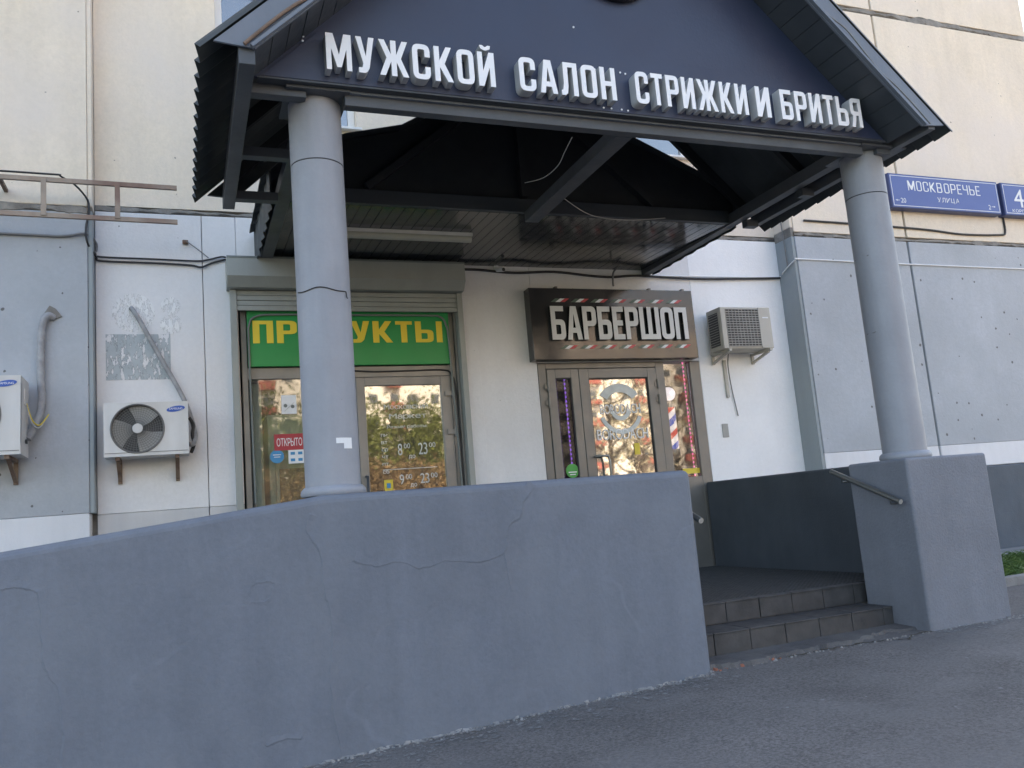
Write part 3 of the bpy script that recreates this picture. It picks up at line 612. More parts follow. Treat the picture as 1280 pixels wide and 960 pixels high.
# ------------------------------------------------------------------ canopy
cn = thing('entrance_canopy', (2.87, -3.4, 3.6), 'dark gabled entrance canopy with corrugated roof resting on two columns', 'canopy')
XC, SL = 2.87, 0.95; YR, YG, YB = -4.08, -3.72, -1.75
zs_ = lambda x: 3.815+SL*((x-0.45) if x < XC else (2*XC-0.45-x))      # soffit plane
zr_ = lambda x: 3.745+SL*((x-0.13) if x < XC else (2*XC-0.13-x))      # roof sheet plane
GB = 3.804; xl = 0.45+(GB-3.815)/SL; xr = 2*XC-xl
MB().prism([(xl, GB), (xr, GB), (XC, zs_(XC))], YG, YG+0.03).build('gable_panel', 'gable', cn)
d_ = (4.125-GB)/SL
MB().prism([(xl+0.04, GB-0.0), (xr-0.04, GB-0.0), (xr-0.04-d_, 4.125), (xl+0.04+d_, 4.125)], YG-0.022, YG-0.001).build('name_board', 'gable', cn, 0.003)
MB().box(xl+0.02, xr-0.02, YG-0.02, YG+0.05, GB-0.014, GB-0.002).build('board_edge', 'steel_dark', cn)
# corrugated sheets
def sheet(side, x_e, x_r, y0, y1, zf, name, mats, th=0.0015, wave=0.17, amp=0.05, parent=cn, n=None):
    n = n or int((y1-y0)/wave*14); vs = []
    for i in range(n+1):
        y = y0+(y1-y0)*i/n; ph = ((y-y0)/wave) % 1.0
        h = amp*(1-ph)**1.3 if ph > 0.12 else amp*ph/0.12*0.847
        for x in (x_e, (x_e+x_r)/2, x_r): vs.append((x+side*0.69*h, y, zf(x)+0.72*h))
    mb = MB(); mb.add(vs, [(3*i+k, 3*i+k+1, 3*i+k+4, 3*i+k+3) for i in range(n) for k in range(2)], 0, False)
    o = mb.build(name, mats, parent); s = o.modifiers.new('thick', 'SOLIDIFY'); s.thickness = 0.004; return o
sheet(-1, 0.13, XC, YR, YB, zr_, 'roof_sheet', 'sheet_green'); sheet(1, 2*XC-0.13, XC, YR, YB, zr_, 'roof_sheet', 'sheet_green')
MB().tube([(XC, YR-0.01, zr_(XC)+0.03), (XC, YB+0.01, zr_(XC)+0.03)], 0.07, 10).build('ridge_cap', 'sheet_top', cn)
for sgn in (-1, 1):
    X = lambda x: x if sgn < 0 else 2*XC-x
    fx0, fx1 = 0.20, XC
    MB().prism([(X(0.20), zr_(0.20)-0.015), (X(fx1), zr_(fx1)-0.015), (X(fx1), zs_(fx1)-0.01), (X(0.42), zs_(0.42)-0.01)], YR+0.008, YR+0.024).build('rake_fascia', 'flashing', cn)
    # folded trim along the lower edge of the fascia
    MB().bar((X(0.40), YR-0.004, zs_(0.40)+0.012), (X(XC), YR-0.004, zs_(XC)+0.012), 0.02, 0.035, 0, (0, 1, 0)).build('rake_trim', 'flashing', cn)
    # cable stapled to the fascia
    pts = [(X(0.36+t*0.14), YR-0.012, zs_(0.36+t*0.14)+0.055+0.02*math.sin(t*1.7)+0.012*math.sin(t*4.1)) for t in range(0, 17)]
    MB().tube(smoothpts(pts, 4), 0.011 if sgn < 0 else 0.006, 6).build('rake_cable', 'rust_wood' if sgn < 0 else 'cable_grey', cn)
    # soffit boards under the rake
    sl_len = (XC-0.42)/0.725; nb = 24; ux = 0.725; uz = SL*0.725
    for i in range(nb):
        a = 0.42+(XC-0.42)*i/nb+0.003; b = 0.42+(XC-0.42)*(i+1)/nb-0.003
        q = 0.0006*(i % 3)
        MB().prism([(X(a), zs_(a)+q), (X(b), zs_(b)+q), (X(b), zs_(b)+0.012), (X(a), zs_(a)+0.012)], YR+0.026, YG-0.001).build('soffit_board', 'soffit', cn)
    MB().prism([(X(0.43), zs_(0.43)+0.014), (X(XC), zs_(XC)+0.014), (X(XC), zs_(XC)+0.02), (X(0.43), zs_(0.43)+0.02)], YR+0.026, YG-0.001).build('soffit_backing', 'steel_dark', cn)
    # eave beam and its short cross pieces to the ring beam
    xa, xb = (0.33, 0.42) if sgn < 0 else (5.40, 5.47); eb = 0 if sgn < 0 else 0.075; MB().box(xa, xb, YR+0.03, YB-0.05, 3.69+eb, 3.81+eb*0.6).build('eave_beam', 'beam_grey', cn, 0.004)
    xa, xb = (0.422, 0.748) if sgn < 0 else (5.262, 5.398)
    for y in (-3.62, -2.72, -1.90): MB().box(xa, xb, y-0.04, y+0.04, 3.73, 3.80).build('cross_piece', 'beam_grey', cn, 0.003)
    for y in (-3.66, -2.72, -1.83):
        MB().bar((X(0.40), y, zr_(0.40)-0.06), (X(XC), y, zr_(XC)-0.06), 0.05, 0.09, 0, (0, 0, 1)).build('rafter', 'truss', cn)
    xa, xb = (0.75, 0.86) if sgn < 0 else (5.16, 5.26); MB().box(xa, xb, -3.60, -0.003, 3.792, 3.90).build('side_beam', 'beam_grey', cn, 0.004)
    hc = LCX if sgn < 0 else RCX
    MB().box(hc-0.20, hc+(0.19 if sgn < 0 else 0.26), -3.70, -3.26, 3.772, 3.79).build('head_plate', 'beam_grey', cn, 0.003)
    # board that closes the rear end of the roof, between sheet and soffit height
    MB().prism([(X(0.22), zr_(0.22)-0.02), (X(XC), zr_(XC)-0.02), (X(XC), zs_(XC)), (X(0.43), zs_(0.43))], YB-0.03, YB-0.005).build('rear_rake_board', 'sheet_green', cn) if sgn < 0 else None
MB().box(0.985, 5.115, -3.66, -3.585, 3.705, 3.788).build('front_beam', 'beam_grey', cn, 0.004)
MB().box(0.98, 5.12, -3.685, -3.661, 3.775, 3.789).build('beam_lip', 'flashing', cn)
MB().box(2.93, 3.06, -3.584, -1.802, 3.705, 3.80).build('middle_beam', 'beam_grey', cn, 0.004)
# rear awning against the house: ceiling boards, front fascia, little roof
nb = 44; x0, x1 = 0.862, 5.158
zc = lambda y: 3.80+(y+1.75)*0.055/1.75
for i in range(nb):
    a, b = x0+(x1-x0)*i/nb+0.003, x0+(x1-x0)*(i+1)/nb-0.003; q = 0.0008*(i % 2)
    mb = MB(); mb.add([(a, YB, zc(YB)+q), (b, YB, zc(YB)+q), (b, -0.003, zc(0)+q), (a, -0.003, zc(0)+q), (a, YB, zc(YB)+0.012), (b, YB, zc(YB)+0.012), (b, -0.003, zc(0)+0.012), (a, -0.003, zc(0)+0.012)],
        [(0,3,2,1),(4,5,6,7),(0,1,5,4),(1,2,6,5),(2,3,7,6),(3,0,4,7)]); mb.build('ceiling_board', 'ceiling_pvc', cn)
mb = MB(); mb.add([(x0, YB, zc(YB)+0.014), (x1, YB, zc(YB)+0.014), (x1, -0.003, zc(0)+0.014), (x0, -0.003, zc(0)+0.014)], [(0, 1, 2, 3)]); mb.build('ceiling_backing', 'emblem_black', cn)
MB().box(0.865, 5.155, YB-0.05, YB-0.002, 3.803, 3.93).build('ceiling_fascia', 'steel_dark', cn, 0.003)
rp_ = [(0.66, 4.12), (1.34, 4.42), (1.84, 4.545), (2.1, 4.70), (2.9, 5.15), (3.80, 4.84), (4.09, 4.66), (4.87, 4.33), (5.30, 4.12)]
zrr = lambda x: lerp(rp_, x)
MB().prism([(0.80, 3.927), (5.48, 3.927), (5.48, 4.02), (5.29, 4.10)]+[(x, z-0.03) for x, z in reversed(rp_[1:-1])], YB+0.01, YB+0.03).build('rear_gable_panel', 'truss', cn)
vs = []; n = 120
for i, (x, z) in enumerate(rp_):
    for j in range(11):
        y = YB-0.06+j*0.174; vs.append((x, y, z+0.012*math.sin(j*3.0)))
mb = MB(); mb.add(vs, [(i*11+j, i*11+j+1, (i+1)*11+j+1, (i+1)*11+j) for i in range(len(rp_)-1) for j in range(10)]); o = mb.build('rear_roof_sheet', 'sheet_green', cn); s_ = o.modifiers.new('thick', 'SOLIDIFY'); s_.thickness = 0.006
for side, X in ((0.66, 0.74), (5.0, 5.08)):
    pass
# side cheeks of the rear awning with toothed sheet edge
for xe in (0.72, 5.285):
    vs = []
    for j in range(15):
        y = YB+j*0.12
        for z in (3.78, zrr(xe)-0.02): vs.append((xe+(0.012 if j % 2 else -0.012), y, z))
    mb = MB(); mb.add(vs, [(2*j, 2*j+1, 2*j+3, 2*j+2) for j in range(14)]); o = mb.build('cheek_sheet', 'sheet_green', cn); s_ = o.modifiers.new('thick', 'SOLIDIFY'); s_.thickness = 0.004
for a, b in (((1.5, 3.95), (2.75, 4.95)), ((2.95, 3.95), (2.95, 5.0)), ((4.3, 3.95), (3.15, 4.95))):
    MB().bar((a[0], YB-0.03, a[1]), (b[0], YB-0.03, b[1]), 0.06, 0.08, 0, (0, 1, 0)).build('truss_board', 'truss', cn)
# lettering on the name board
sg = thing('letter_sign', (2.9, YG-0.03, 3.84), 'raised white letters in a row across the dark gable board', 'sign')
for txt, a, b in (('МУЖСКОЙ', 0.854, 1.939), ('САЛОН', 2.111, 2.825), ('СТРИЖКИ', 2.981, 3.915), ('И', 3.993, 4.118), ('БРИТЬЯ', 4.215, 4.985)):
    lettering(txt, a, b, 3.842, 4.080, YG-0.108, YG-0.024, sg, ['letter_face', 'letter_side'], gap=0.13, block=True)
em = thing('round_emblem', (XC+0.09, YG-0.01, 4.66), 'round black emblem fixed high on the gable above the letters', 'emblem')
MB().disc(XC+0.09, 5.03, 0.37, YG-0.05, YG-0.002, 56).build('disc', 'emblem_black', em, 0.004); MB().ring(XC+0.09, 5.03, 0.345, 0.012, YG-0.05, 56).build('rim', 'letter_side', em)
# screws left on the board
for i, (x, z) in enumerate(((0.70, 4.07), (0.735, 4.085), (0.73, 4.055), (2.72, 4.105), (2.77, 4.105), (2.84, 4.105), (2.92, 4.105), (2.96, 4.10), (2.76, 3.825), (2.82, 3.825), (2.90, 3.825), (2.95, 3.822), (2.60, 4.42))):
    MB().disc(x, z, 0.007, YG-0.027 if z < 4.12 else YG-0.006, YG-0.0225 if z < 4.12 else YG-0.0005, 8).build('screw', 'letter_face', cn)
# fluorescent tube under the rear ceiling, hanging wires
fl = thing('tube_light', (2.0, -1.12, 3.72), 'long switched-off tube light fixed under the dark boarded ceiling', 'lamp')
zt = zc(-1.12); MB().box(1.36, 2.65, -1.16, -1.08, zt-0.035, zt-0.001).build('housing', 'ac_white', fl, 0.004)
MB().tube([(1.37, -1.12, zt-0.055), (2.64, -1.12, zt-0.055)], 0.036, 14).build('diffuser', 'tube_diffuser', fl)
WIRE1 = [(2.62, -3.5, 3.71), (2.65, -3.3, 3.69), (2.68, -3.1, 3.67), (2.69, -2.8, 3.70), (2.66, -2.5, 3.78)]
for i, pts in enumerate((WIRE1, [(3.03, -2.4, 3.72), (3.45, -2.1, 3.69), (3.9, -1.95, 3.72), (4.35, -1.9, 3.78)])):
    tag(MB().tube(smoothpts(pts, 6), 0.0035, 5).build('hanging_wire', 'cable_light'), ('pale wire hanging from the canopy front beam into the dark' if i == 0 else 'pale wire sagging from the middle beam towards rear awning'), 'wire')

# ------------------------------------------------------------------ grocery shop front
sf = thing('shop_entrance', (1.7, 0.05, LAND), 'grey framed grocery shopfront with glazed door under green sign', 'shopfront')
fb = MB()
for b in ((0.55, 0.605, 0.04, 0.11, LAND-0.1, 3.50), (2.69, 2.76, 0.04, 0.11, LAND-0.1, 3.50), (0.605, 2.69, 0.04, 0.11, 2.63, 2.745), (0.605, 2.69, 0.04, 0.11, 3.30, 3.5), (1.62, 1.665, 0.04, 0.11, LAND, 2.63), (0.605, 1.62, 0.04, 0.11, LAND-0.05, 0.9)): fb.box(*b)
fb.build('frame', 'alu_shop', sf, 0.005)
MB().box(2.762, 2.857, -0.0, 0.12, LAND-0.1, 3.5).build('side_trim', 'alu_shop', sf, 0.005)
MB().box(0.606, 1.619, 0.065, 0.075, 0.9, 2.629).build('window_pane', 'pane_shop', sf)
dr = MB()
for b in ((1.668, 1.757, 0.025, 0.08, LAND+0.01, 2.625), (2.572, 2.685, 0.025, 0.08, LAND+0.01, 2.625), (1.757, 2.572, 0.025, 0.08, 2.535, 2.625), (1.757, 2.572, 0.025, 0.08, LAND+0.01, 0.75)): dr.box(*b)
door = dr.build('door', 'alu_shop', sf, 0.005)
MB().box(1.758, 2.571, 0.048, 0.058, 0.751, 2.534).build('pane', 'pane', door)
for z in (2.43, 2.02, 0.9):
    h = MB(); h.box(2.61, 2.70, -0.005, 0.024, z-0.025, z+0.025); h.tube([(2.70, 0.005, z-0.05), (2.70, 0.005, z+0.05)], 0.016, 8); h.build('hinge', 'alu_shop', door)
MB().tube([(1.72, 0.02, 1.2), (1.72, -0.05, 1.2), (1.72, -0.05, 1.6), (1.72, 0.02, 1.6)], 0.014, 8).build('handle', 'steel_dark', door)
# green sign
gs = thing('shop_sign', (1.65, 0.0, 2.75), 'green grocery sign with yellow capital letters above the shop door', 'sign')
MB().box(0.61, 2.70, -0.012, 0.035, 2.75, 3.318).build('panel', 'sign_green', gs, 0.003)
lettering('ПРОДУКТЫ', 0.662, 2.620, 2.985, 3.215, -0.017, -0.0125, gs, 'sign_yellow', gap=0.09, block=True, st=0.17)
for i, pts in enumerate(([(0.63, -0.03, 1.4), (0.62, -0.03, 2.9), (0.63, -0.03, 3.17), (0.70, -0.03, 3.255), (0.9, -0.03, 3.275), (1.6, -0.03, 3.275), (2.45, -0.03, 3.275), (2.60, -0.03, 3.262), (2.66, -0.03, 3.18), (2.685, -0.03, 2.9), (2.72, -0.03, 1.2)],
        [(1.63, 0.03, 2.70), (1.9, 0.03, 2.685), (2.3, 0.03, 2.69), (2.62, 0.03, 2.69), (2.70, 0.02, 2.63), (2.735, 0.0, 2.4), (2.745, 0.0, 1.2)])):
    tag(MB().tube(smoothpts(pts, 6), 0.011 if i == 0 else 0.009, 6).build('conduit', 'shutter_dark' if i == 0 else 'cable_black'), ('grey conduit looping round the edge of green sign' if i == 0 else 'thin black cable above the shop door turning down hinge side'), 'cable')
for x in (2.79, 2.835):
    tag(MB().tube([(x, -0.02, 1.0), (x+0.004, -0.02, 2.4), (x-0.005, -0.02, 3.48)], 0.013, 6).build('conduit', 'shutter' if x > 2.8 else 'shutter_dark'), ('pale conduit rising beside the shop door frame' if x > 2.8 else 'dark grey conduit rising beside the shop door frame'), 'cable')
# roller shutter
rs = thing('roller_shutter', (1.65, -0.1, 3.3), 'grey roller shutter rolled up in its box above grocery entrance', 'shutter')
MB().prism([(0, 0)]*0 or [(0.425, 3.51), (0.425, 3.51)], 0, 0) if False else None
sb = MB()
prf = [(-0.002, 3.805), (-0.25, 3.805), (-0.25, 3.61), (-0.17, 3.515), (-0.002, 3.515)]
n5 = len(prf); sb.add([(0.425, y, z) for y, z in prf]+[(2.852, y, z) for y, z in prf], [tuple(range(n5)), tuple(range(2*n5-1, n5-1, -1))]+[(i, (i+1) % n5, (i+1) % n5+n5, i+n5) for i in range(n5)])
sb.build('shutter_box', 'shutter', rs, 0.004)
MB().box(0.425, 2.852, -0.256, -0.251, 3.79, 3.808).build('box_lip', 'shutter_dark', rs)
for i in range(4):
    MB().box(0.515, 2.79, -0.075+0.004*(i % 2), -0.05, 3.305+i*0.052, 3.354+i*0.052).build('slat', 'shutter', rs, 0.006)
for x in (0.455, 2.79): MB().box(x, x+0.06, -0.09, -0.001, LAND, 3.512).build('guide_rail', 'shutter', rs, 0.003)
# things in and on the shop window
fg = thing('fridge', (1.2, 0.5, 0.3), 'pale green upright fridge standing behind the shop window', 'fridge')
MB().box(0.80, 1.40, 0.35, 0.9, 0.30, 2.31).build('cabinet', 'fridge', fg, 0.01); MB().box(0.90, 1.30, 0.335, 0.345, 0.5, 1.75).build('door_glass', 'shelf_goods', fg); MB().box(0.86, 0.895, 0.30, 0.345, 0.5, 1.85).build('handle', 'fridge', fg, 0.004)
tag(MB().box(0.66, 0.74, 0.25, 0.45, 0.3, 2.62).build('curtain_strip', 'fridge'), 'pale green curtain strip hanging at edge of shop window', 'curtain')
ps = thing('poster', (1.0, 0.06, 2.28), 'small white notice on the shop window above the red sign', 'poster'); MB().box(0.917, 1.064, 0.058, 0.0625, 2.276, 2.466).build('paper', 'decal_white', ps)
MB().disc(0.955, 2.36, 0.018, 0.055, 0.0575, 12).build('print', 'shutter_dark', ps); MB().disc(1.025, 2.35, 0.018, 0.055, 0.0575, 12).build('print', 'shutter_dark', ps); MB().bar((0.94, 0.0565, 2.30), (1.04, 0.0565, 2.39), 0.006, 0.002).build('print', 'shutter_dark', ps)
op = thing('open_sign', (0.98, 0.05, 1.91), 'red sign with white ОТКРЫТО lettering on the shop window', 'sign'); MB().box(0.832, 1.126, 0.055, 0.062, 1.913, 2.075).build('panel', 'open_red', op)
lettering('ОТКРЫТО', 0.856, 1.102, 1.955, 2.033, 0.052, 0.0545, op, 'decal_white', sx=0.8, off=0.03, gap=0.06, split=False, name='lettering')
bs = thing('round_sticker', (0.854, 0.05, 1.79), 'round blue sticker below the red sign on the shop window', 'sticker'); MB().disc(0.854, 1.855, 0.067, 0.057, 0.063, 28).build('disc', 'sticker_blue', bs)
lettering('МЫ', 0.82, 0.885, 1.87, 1.888, 0.054, 0.0565, bs, 'decal_white', sx=0.9, off=0.02, split=False, name='lettering') if False else None
MB().box(0.815, 0.893, 0.054, 0.0565, 1.868, 1.876).build('print', 'decal_white', bs); MB().box(0.825, 0.885, 0.054, 0.0565, 1.846, 1.853).build('print', 'decal_white', bs)
ws = thing('card_sticker', (1.04, 0.05, 1.78), 'white sticker with four small blue icons on the shop window', 'sticker'); MB().box(0.964, 1.12, 0.057, 0.063, 1.778, 1.929).build('paper', 'decal_white', ws)
for x in (0.985, 1.058):
    for z in (1.80, 1.865): MB().box(x, x+0.042, 0.054, 0.0565, z, z+0.028).build('print', 'sticker_blue', ws)
# opening hours on the door glass
hd = thing('opening_hours', (2.15, 0.04, 1.45), 'white frosted opening hours lettering on the grocery door glass', 'lettering')
for txt, a, b, z, h, sx in (('Mосковский', 1.95, 2.42, 2.285, 0.055, .9), ('Mаркет', 2.0, 2.40, 2.185, 0.055, .9), ('Режим работы:', 1.97, 2.40, 2.085, 0.032, .8), ('8', 2.07, 2.115, 1.80, 0.12, .8), ('00', 2.135, 2.20, 1.87, 0.05, .8), ('до', 2.18, 2.25, 1.765, 0.045, .8), ('23', 2.29, 2.385, 1.80, 0.12, .8), ('00', 2.405, 2.475, 1.87, 0.05, .8), ('9', 2.07, 2.115, 1.50, 0.10, .8), ('00', 2.135, 2.20, 1.55, 0.05, .8), ('до', 2.18, 2.25, 1.47, 0.045, .8), ('23', 2.29, 2.385, 1.50, 0.10, .8), ('00', 2.405, 2.475, 1.55, 0.05, .8),
        ('пн', 1.90, 1.965, 2.0, 0.04, .8), ('вт', 1.90, 1.965, 1.925, 0.04, .8), ('ср', 1.90, 1.965, 1.85, 0.04, .8), ('чт', 1.90, 1.965, 1.775, 0.04, .8), ('пт', 1.90, 1.965, 1.70, 0.04, .8), ('сб', 1.90, 1.965, 1.62, 0.04, .8)):
    lettering(txt, a, b, z, z+h, 0.044, 0.047, hd, 'decal_frost', sx=sx, off=0.02, split=False, name='lettering')
MB().box(1.90, 2.48, 0.044, 0.047, 1.655, 1.662).build('rule', 'decal_frost', hd)
es = thing('exit_sticker', (1.955, 0.04, 1.47), 'small yellow sticker low on the grocery door glass', 'sticker'); MB().box(1.905, 1.995, 0.041, 0.0465, 1.44, 1.555).build('paper', 'sticker_yellow', es); MB().box(1.93, 1.97, 0.038, 0.0405, 1.47, 1.52).build('print', 'sticker_blue', es)

# ------------------------------------------------------------------ barbershop entrance
be = thing('barber_entrance', (4.75, 0.05, LAND), 'grey framed barbershop doorway with two leaves and side window', 'shopfront')
fb = MB()
for b in ((3.705, 3.80, 0.0, 0.1, LAND-0.02, 2.738), (5.215, 5.325, 0.0, 0.1, LAND-0.02, 2.738), (5.69, 5.828, 0.0, 0.1, LAND-0.02, 2.738), (3.80, 5.215, 0.0, 0.1, 2.675, 2.738), (5.325, 5.69, 0.0, 0.1, LAND-0.02, 1.36)): fb.box(*b)
fb.build('frame', 'alu_grey', be, 0.005)
def leaf(x0, x1, g0, g1, gz0, gz1, pane):
    d = MB(); zt = 2.668
    for b in ((x0, g0, -0.012, 0.05, LAND+0.01, zt), (g1, x1, -0.012, 0.05, LAND+0.01, zt), (g0, g1, -0.012, 0.05, gz1, zt), (g0, g1, -0.012, 0.05, LAND+0.01, gz0)): d.box(*b)
    o = d.build('door', 'alu_grey', be, 0.005); MB().box(g0+0.001, g1-0.001, 0.018, 0.028, gz0+0.001, gz1-0.001).build('pane', pane, o)
    gk = MB()
    for b in ((g0, g0+0.012, 0.005, 0.015, gz0, gz1), (g1-0.012, g1, 0.005, 0.015, gz0, gz1), (g0, g1, 0.004, 0.014, gz1-0.012, gz1)): gk.box(*b)
    gk.build('gasket', 'cable_black', o); return o
l1 = leaf(3.806, 4.195, 3.905, 4.098, 0.6, 2.565, 'pane_dark'); l2 = leaf(4.202, 5.208, 4.318, 5.088, 0.6, 2.556, 'pane_barber')
for lf, x in ((l1, 3.803), (l2, 5.21)):
    for z in (2.47, 2.29, 0.8):
        h = MB(); h.tube([(x, -0.026, z-0.055), (x, -0.026, z+0.055)], 0.014, 8); h.box(x-0.04, x+0.04, -0.02, -0.013, z-0.03, z+0.03); h.build('hinge', 'alu_grey', lf)
MB().tube([(4.30, -0.013, 1.66), (4.30, -0.07, 1.66), (4.44, -0.07, 1.66), (4.455, -0.07, 1.60), (4.455, -0.07, 0.95), (4.455, -0.013, 0.93)], 0.014, 8).build('handle', 'steel_bright', l2)
MB().box(5.326, 5.689, 0.045, 0.055, 1.361, 2.737).build('side_pane', 'pane_side', be)
# logo and name on the door glass
lg = thing('door_logo', (4.7, 0.0, 1.5), 'pale barber logo and BORODACH lettering on the door glass', 'lettering')
cx_, cz_ = 4.70, 2.19
arc = lambda r0, r1, a0, a1, n=20: [(cx_+r0*math.cos(a0+(a1-a0)*i/n), cz_+r0*math.sin(a0+(a1-a0)*i/n)) for i in range(n+1)]+[(cx_+r1*math.cos(a1+(a0-a1)*i/n), cz_+r1*math.sin(a1+(a0-a1)*i/n)) for i in range(n+1)]
def strip(pts_o, name):
    n = len(pts_o)//2; mb = MB(); A = pts_o[:n]; B = list(reversed(pts_o[n:]))
    mb.add([(x, 0.013, z) for x, z in A]+[(x, 0.013, z) for x, z in B], [(i, i+1, n+i+1, n+i) for i in range(n-1)]); o = mb.build(name, 'decal_frost', lg); s = o.modifiers.new('t', 'SOLIDIFY'); s.thickness = 0.002
strip(arc(0.235, 0.285, R(200), R(340)), 'ring_lower'); strip(arc(0.20, 0.30, R(35), R(145)), 'cap'); strip(arc(0.08, 0.13, R(190), R(350)), 'moustache')
lettering('BORODACH', 4.44, 4.96, 2.14, 2.25, 0.010, 0.0125, lg, 'decal_white', sx=0.7, off=0.025, split=False, name='lettering')
lettering('BORODACH', 4.37, 5.03, 1.845, 1.965, 0.010, 0.0125, lg, 'decal_white', sx=0.8, off=0.04, split=False, name='lettering')
lettering('BARBERSHOP', 4.60, 4.95, 1.77, 1.805, 0.010, 0.0125, lg, 'decal_frost', sx=0.8, off=0.02, split=False, name='lettering') if False else None
gsx = thing('round_sticker', (4.03, 0.0, 1.42), 'round green sticker low on the narrow barbershop door leaf', 'sticker'); MB().disc(4.02, 1.52, 0.078, 0.008, 0.0125, 28).build('disc', 'sticker_green', gsx); MB().box(3.97, 4.07, 0.005, 0.0075, 1.50, 1.512).build('print', 'decal_white', gsx); MB().box(3.985, 4.055, 0.005, 0.0075, 1.475, 1.485).build('print', 'decal_white', gsx)
ys_ = thing('yellow_sticker', (4.86, 0.0, 1.6), 'small yellow sticker beside the barbershop door handle', 'sticker'); MB().box(4.83, 4.90, 0.010, 0.0135, 1.66, 1.79).build('paper', 'sticker_yellow', ys_)
yb = thing('notice_strip', (5.55, 0.03, 1.38), 'yellow notice strip at the foot of the barber side window', 'sticker'); MB().box(5.46, 5.70-0.012, 0.038, 0.044, 1.40, 1.46).build('paper', 'sticker_yellow', yb)
lettering('ОСТОРОЖНО', 5.48, 5.67, 1.415, 1.445, 0.0345, 0.0375, yb, 'open_red', sx=0.7, off=0.015, split=False, name='lettering') if False else None
# light strings
def leds(x, y, z0, z1, mt, label):
    mb = MB(); mb.tube([(x, y, z0), (x, y, z1)], 0.004, 5, 1)
    z = z0
    while z < z1: mb.box(x-0.007, x+0.007, y-0.012, y-0.004, z, z+0.022, 0); z += 0.05
    return tag(mb.build('light_string', [mt, 'cable_light']), label, 'lights')
leds(3.94, 0.08, 1.0, 2.55, 'led_violet', 'violet light string hanging at the hinge side of narrow leaf'); leds(4.05, 0.08, 1.0, 2.55, 'led_violet', 'violet light string hanging towards the main door leaf')
leds(5.355, 0.10, 1.37, 2.30, 'led_pink', 'pink light string hanging behind barber pole in the side window'); leds(5.65, 0.10, 1.37, 2.72, 'led_pink', 'pink light string hanging at outer edge of the side window')
bp = thing('barber_pole', (5.44, 0.17, 1.55), 'red white and blue striped barber pole with white globe', 'barber pole')
px, py = 5.43, 0.135
st_ = MB(); n, mz = 24, 40; z0, z1 = 1.70, 2.20; vs = []; 
for j in range(mz+1):
    for k in range(n): t = 2*math.pi*k/n; vs.append((px+0.062*math.cos(t), py+0.062*math.sin(t), z0+(z1-z0)*j/mz))
st_.add(vs, [])
for j in range(mz):
    for k in range(n):
        ph = ((k/n)*1.0-(j/mz)*1.6*1.0) % 1.0; q = int(ph*4)
        st_.f.append((j*n+k, j*n+(k+1) % n, (j+1)*n+(k+1) % n, (j+1)*n+k)); st_.m.append((0, 1, 2, 1)[q]); st_.sm.append(True)
st_.build('cylinder', ['pole_red', 'pole_white', 'pole_blue'], bp)
MB().lathe([(0.07, 2.201), (0.075, 2.22), (0.05, 2.26), (0.04, 2.285)], px, py, 24).build('cap', 'steel_bright', bp); MB().lathe([(0.03, 1.58), (0.06, 1.60), (0.075, 1.66), (0.07, 1.699)], px, py, 24).build('base', 'steel_bright', bp)
gl_ = [(0.085*math.sin(math.pi*i/12)+0.001, 2.365-0.085*math.cos(math.pi*i/12)) for i in range(13)]; MB().lathe(gl_, px, py, 24).build('globe', 'globe', bp)
MB().box(px-0.02, px+0.02, py+0.03, 0.30, 1.60, 1.64).build('bracket', 'steel_bright', bp); MB().box(px-0.05, px+0.03, 0.29, 0.31, 1.3, 2.7).build('post', 'emblem_black', bp)
# sign box
bx = thing('barber_sign', (4.67, -0.1, 2.75), 'black glossy sign box with raised white БАРБЕРШОП letters above door', 'sign')
MB().box(3.612, 5.73, -0.15, -0.002, 2.752, 3.572).build('box', 'black_gloss', bx, 0.004)
lettering('БАРБЕРШОП', 3.83, 5.595, 2.968, 3.352, -0.200, -0.151, bx, ['letter_grey', 'black_gloss'], gap=0.06, block=True, st=0.17)
for row, z, xs0 in ((0, 3.412, 3.87), (1, 2.872, 3.93)):
    for i in range(7):
        x = xs0+i*0.247
        for j, mm in enumerate(('stripe_green', 'decal_white', 'stripe_red')):
            a = x+j*0.057; MB().prism([(a, z), (a+0.056, z), (a+0.116, z+0.04), (a+0.06, z+0.04)], -0.155, -0.1505).build('stripe', mm, bx)
for x in (3.98, 5.2, 5.66): MB().box(x, x+0.03, -0.06, -0.003, 3.574, 3.62).build('bracket', 'alu_grey', bx)

# ------------------------------------------------------------------ air conditioners
def hole_panel(mb, x0, x1, z0, z1, cx, cz, r, y0, y1, n=48, mi=0):
    ri, ro = [], []
    for k in range(n):
        t = 2*math.pi*k/n; c, s = math.cos(t), math.sin(t); ri.append((cx+r*c, cz+r*s))
        ks = [((x1-cx)/c if c > 0 else (x0-cx)/c) if abs(c) > 1e-6 else 9, ((z1-cz)/s if s > 0 else (z0-cz)/s) if abs(s) > 1e-6 else 9]; q = min(ks); ro.append((cx+q*c, cz+q*s))
    vs = [(x, y0, z) for x, z in ri]+[(x, y0, z) for x, z in ro]+[(x, y1, z) for x, z in ri]+[(x, y1, z) for x, z in ro]
    fs = []
    for k in range(n):
        j = (k+1) % n; fs += [(k, j, n+j, n+k), (k, 2*n+k, 2*n+j, j), (n+k, n+j, 3*n+j, 3*n+k)]
    mb.add(vs, fs, mi)
    for cxn, czn, idx in ((x0, z0, 0), (x1, z0, 1), (x1, z1, 2), (x0, z1, 3)):     # corner fillers
        a = math.atan2(czn-cz, cxn-cx) % (2*math.pi); k = int(a/(2*math.pi)*n); j = (k+1) % n
        mb.add([(ro[k][0], y0, ro[k][1]), (cxn, y0, czn), (ro[j][0], y0, ro[j][1])], [(0, 1, 2)], mi)
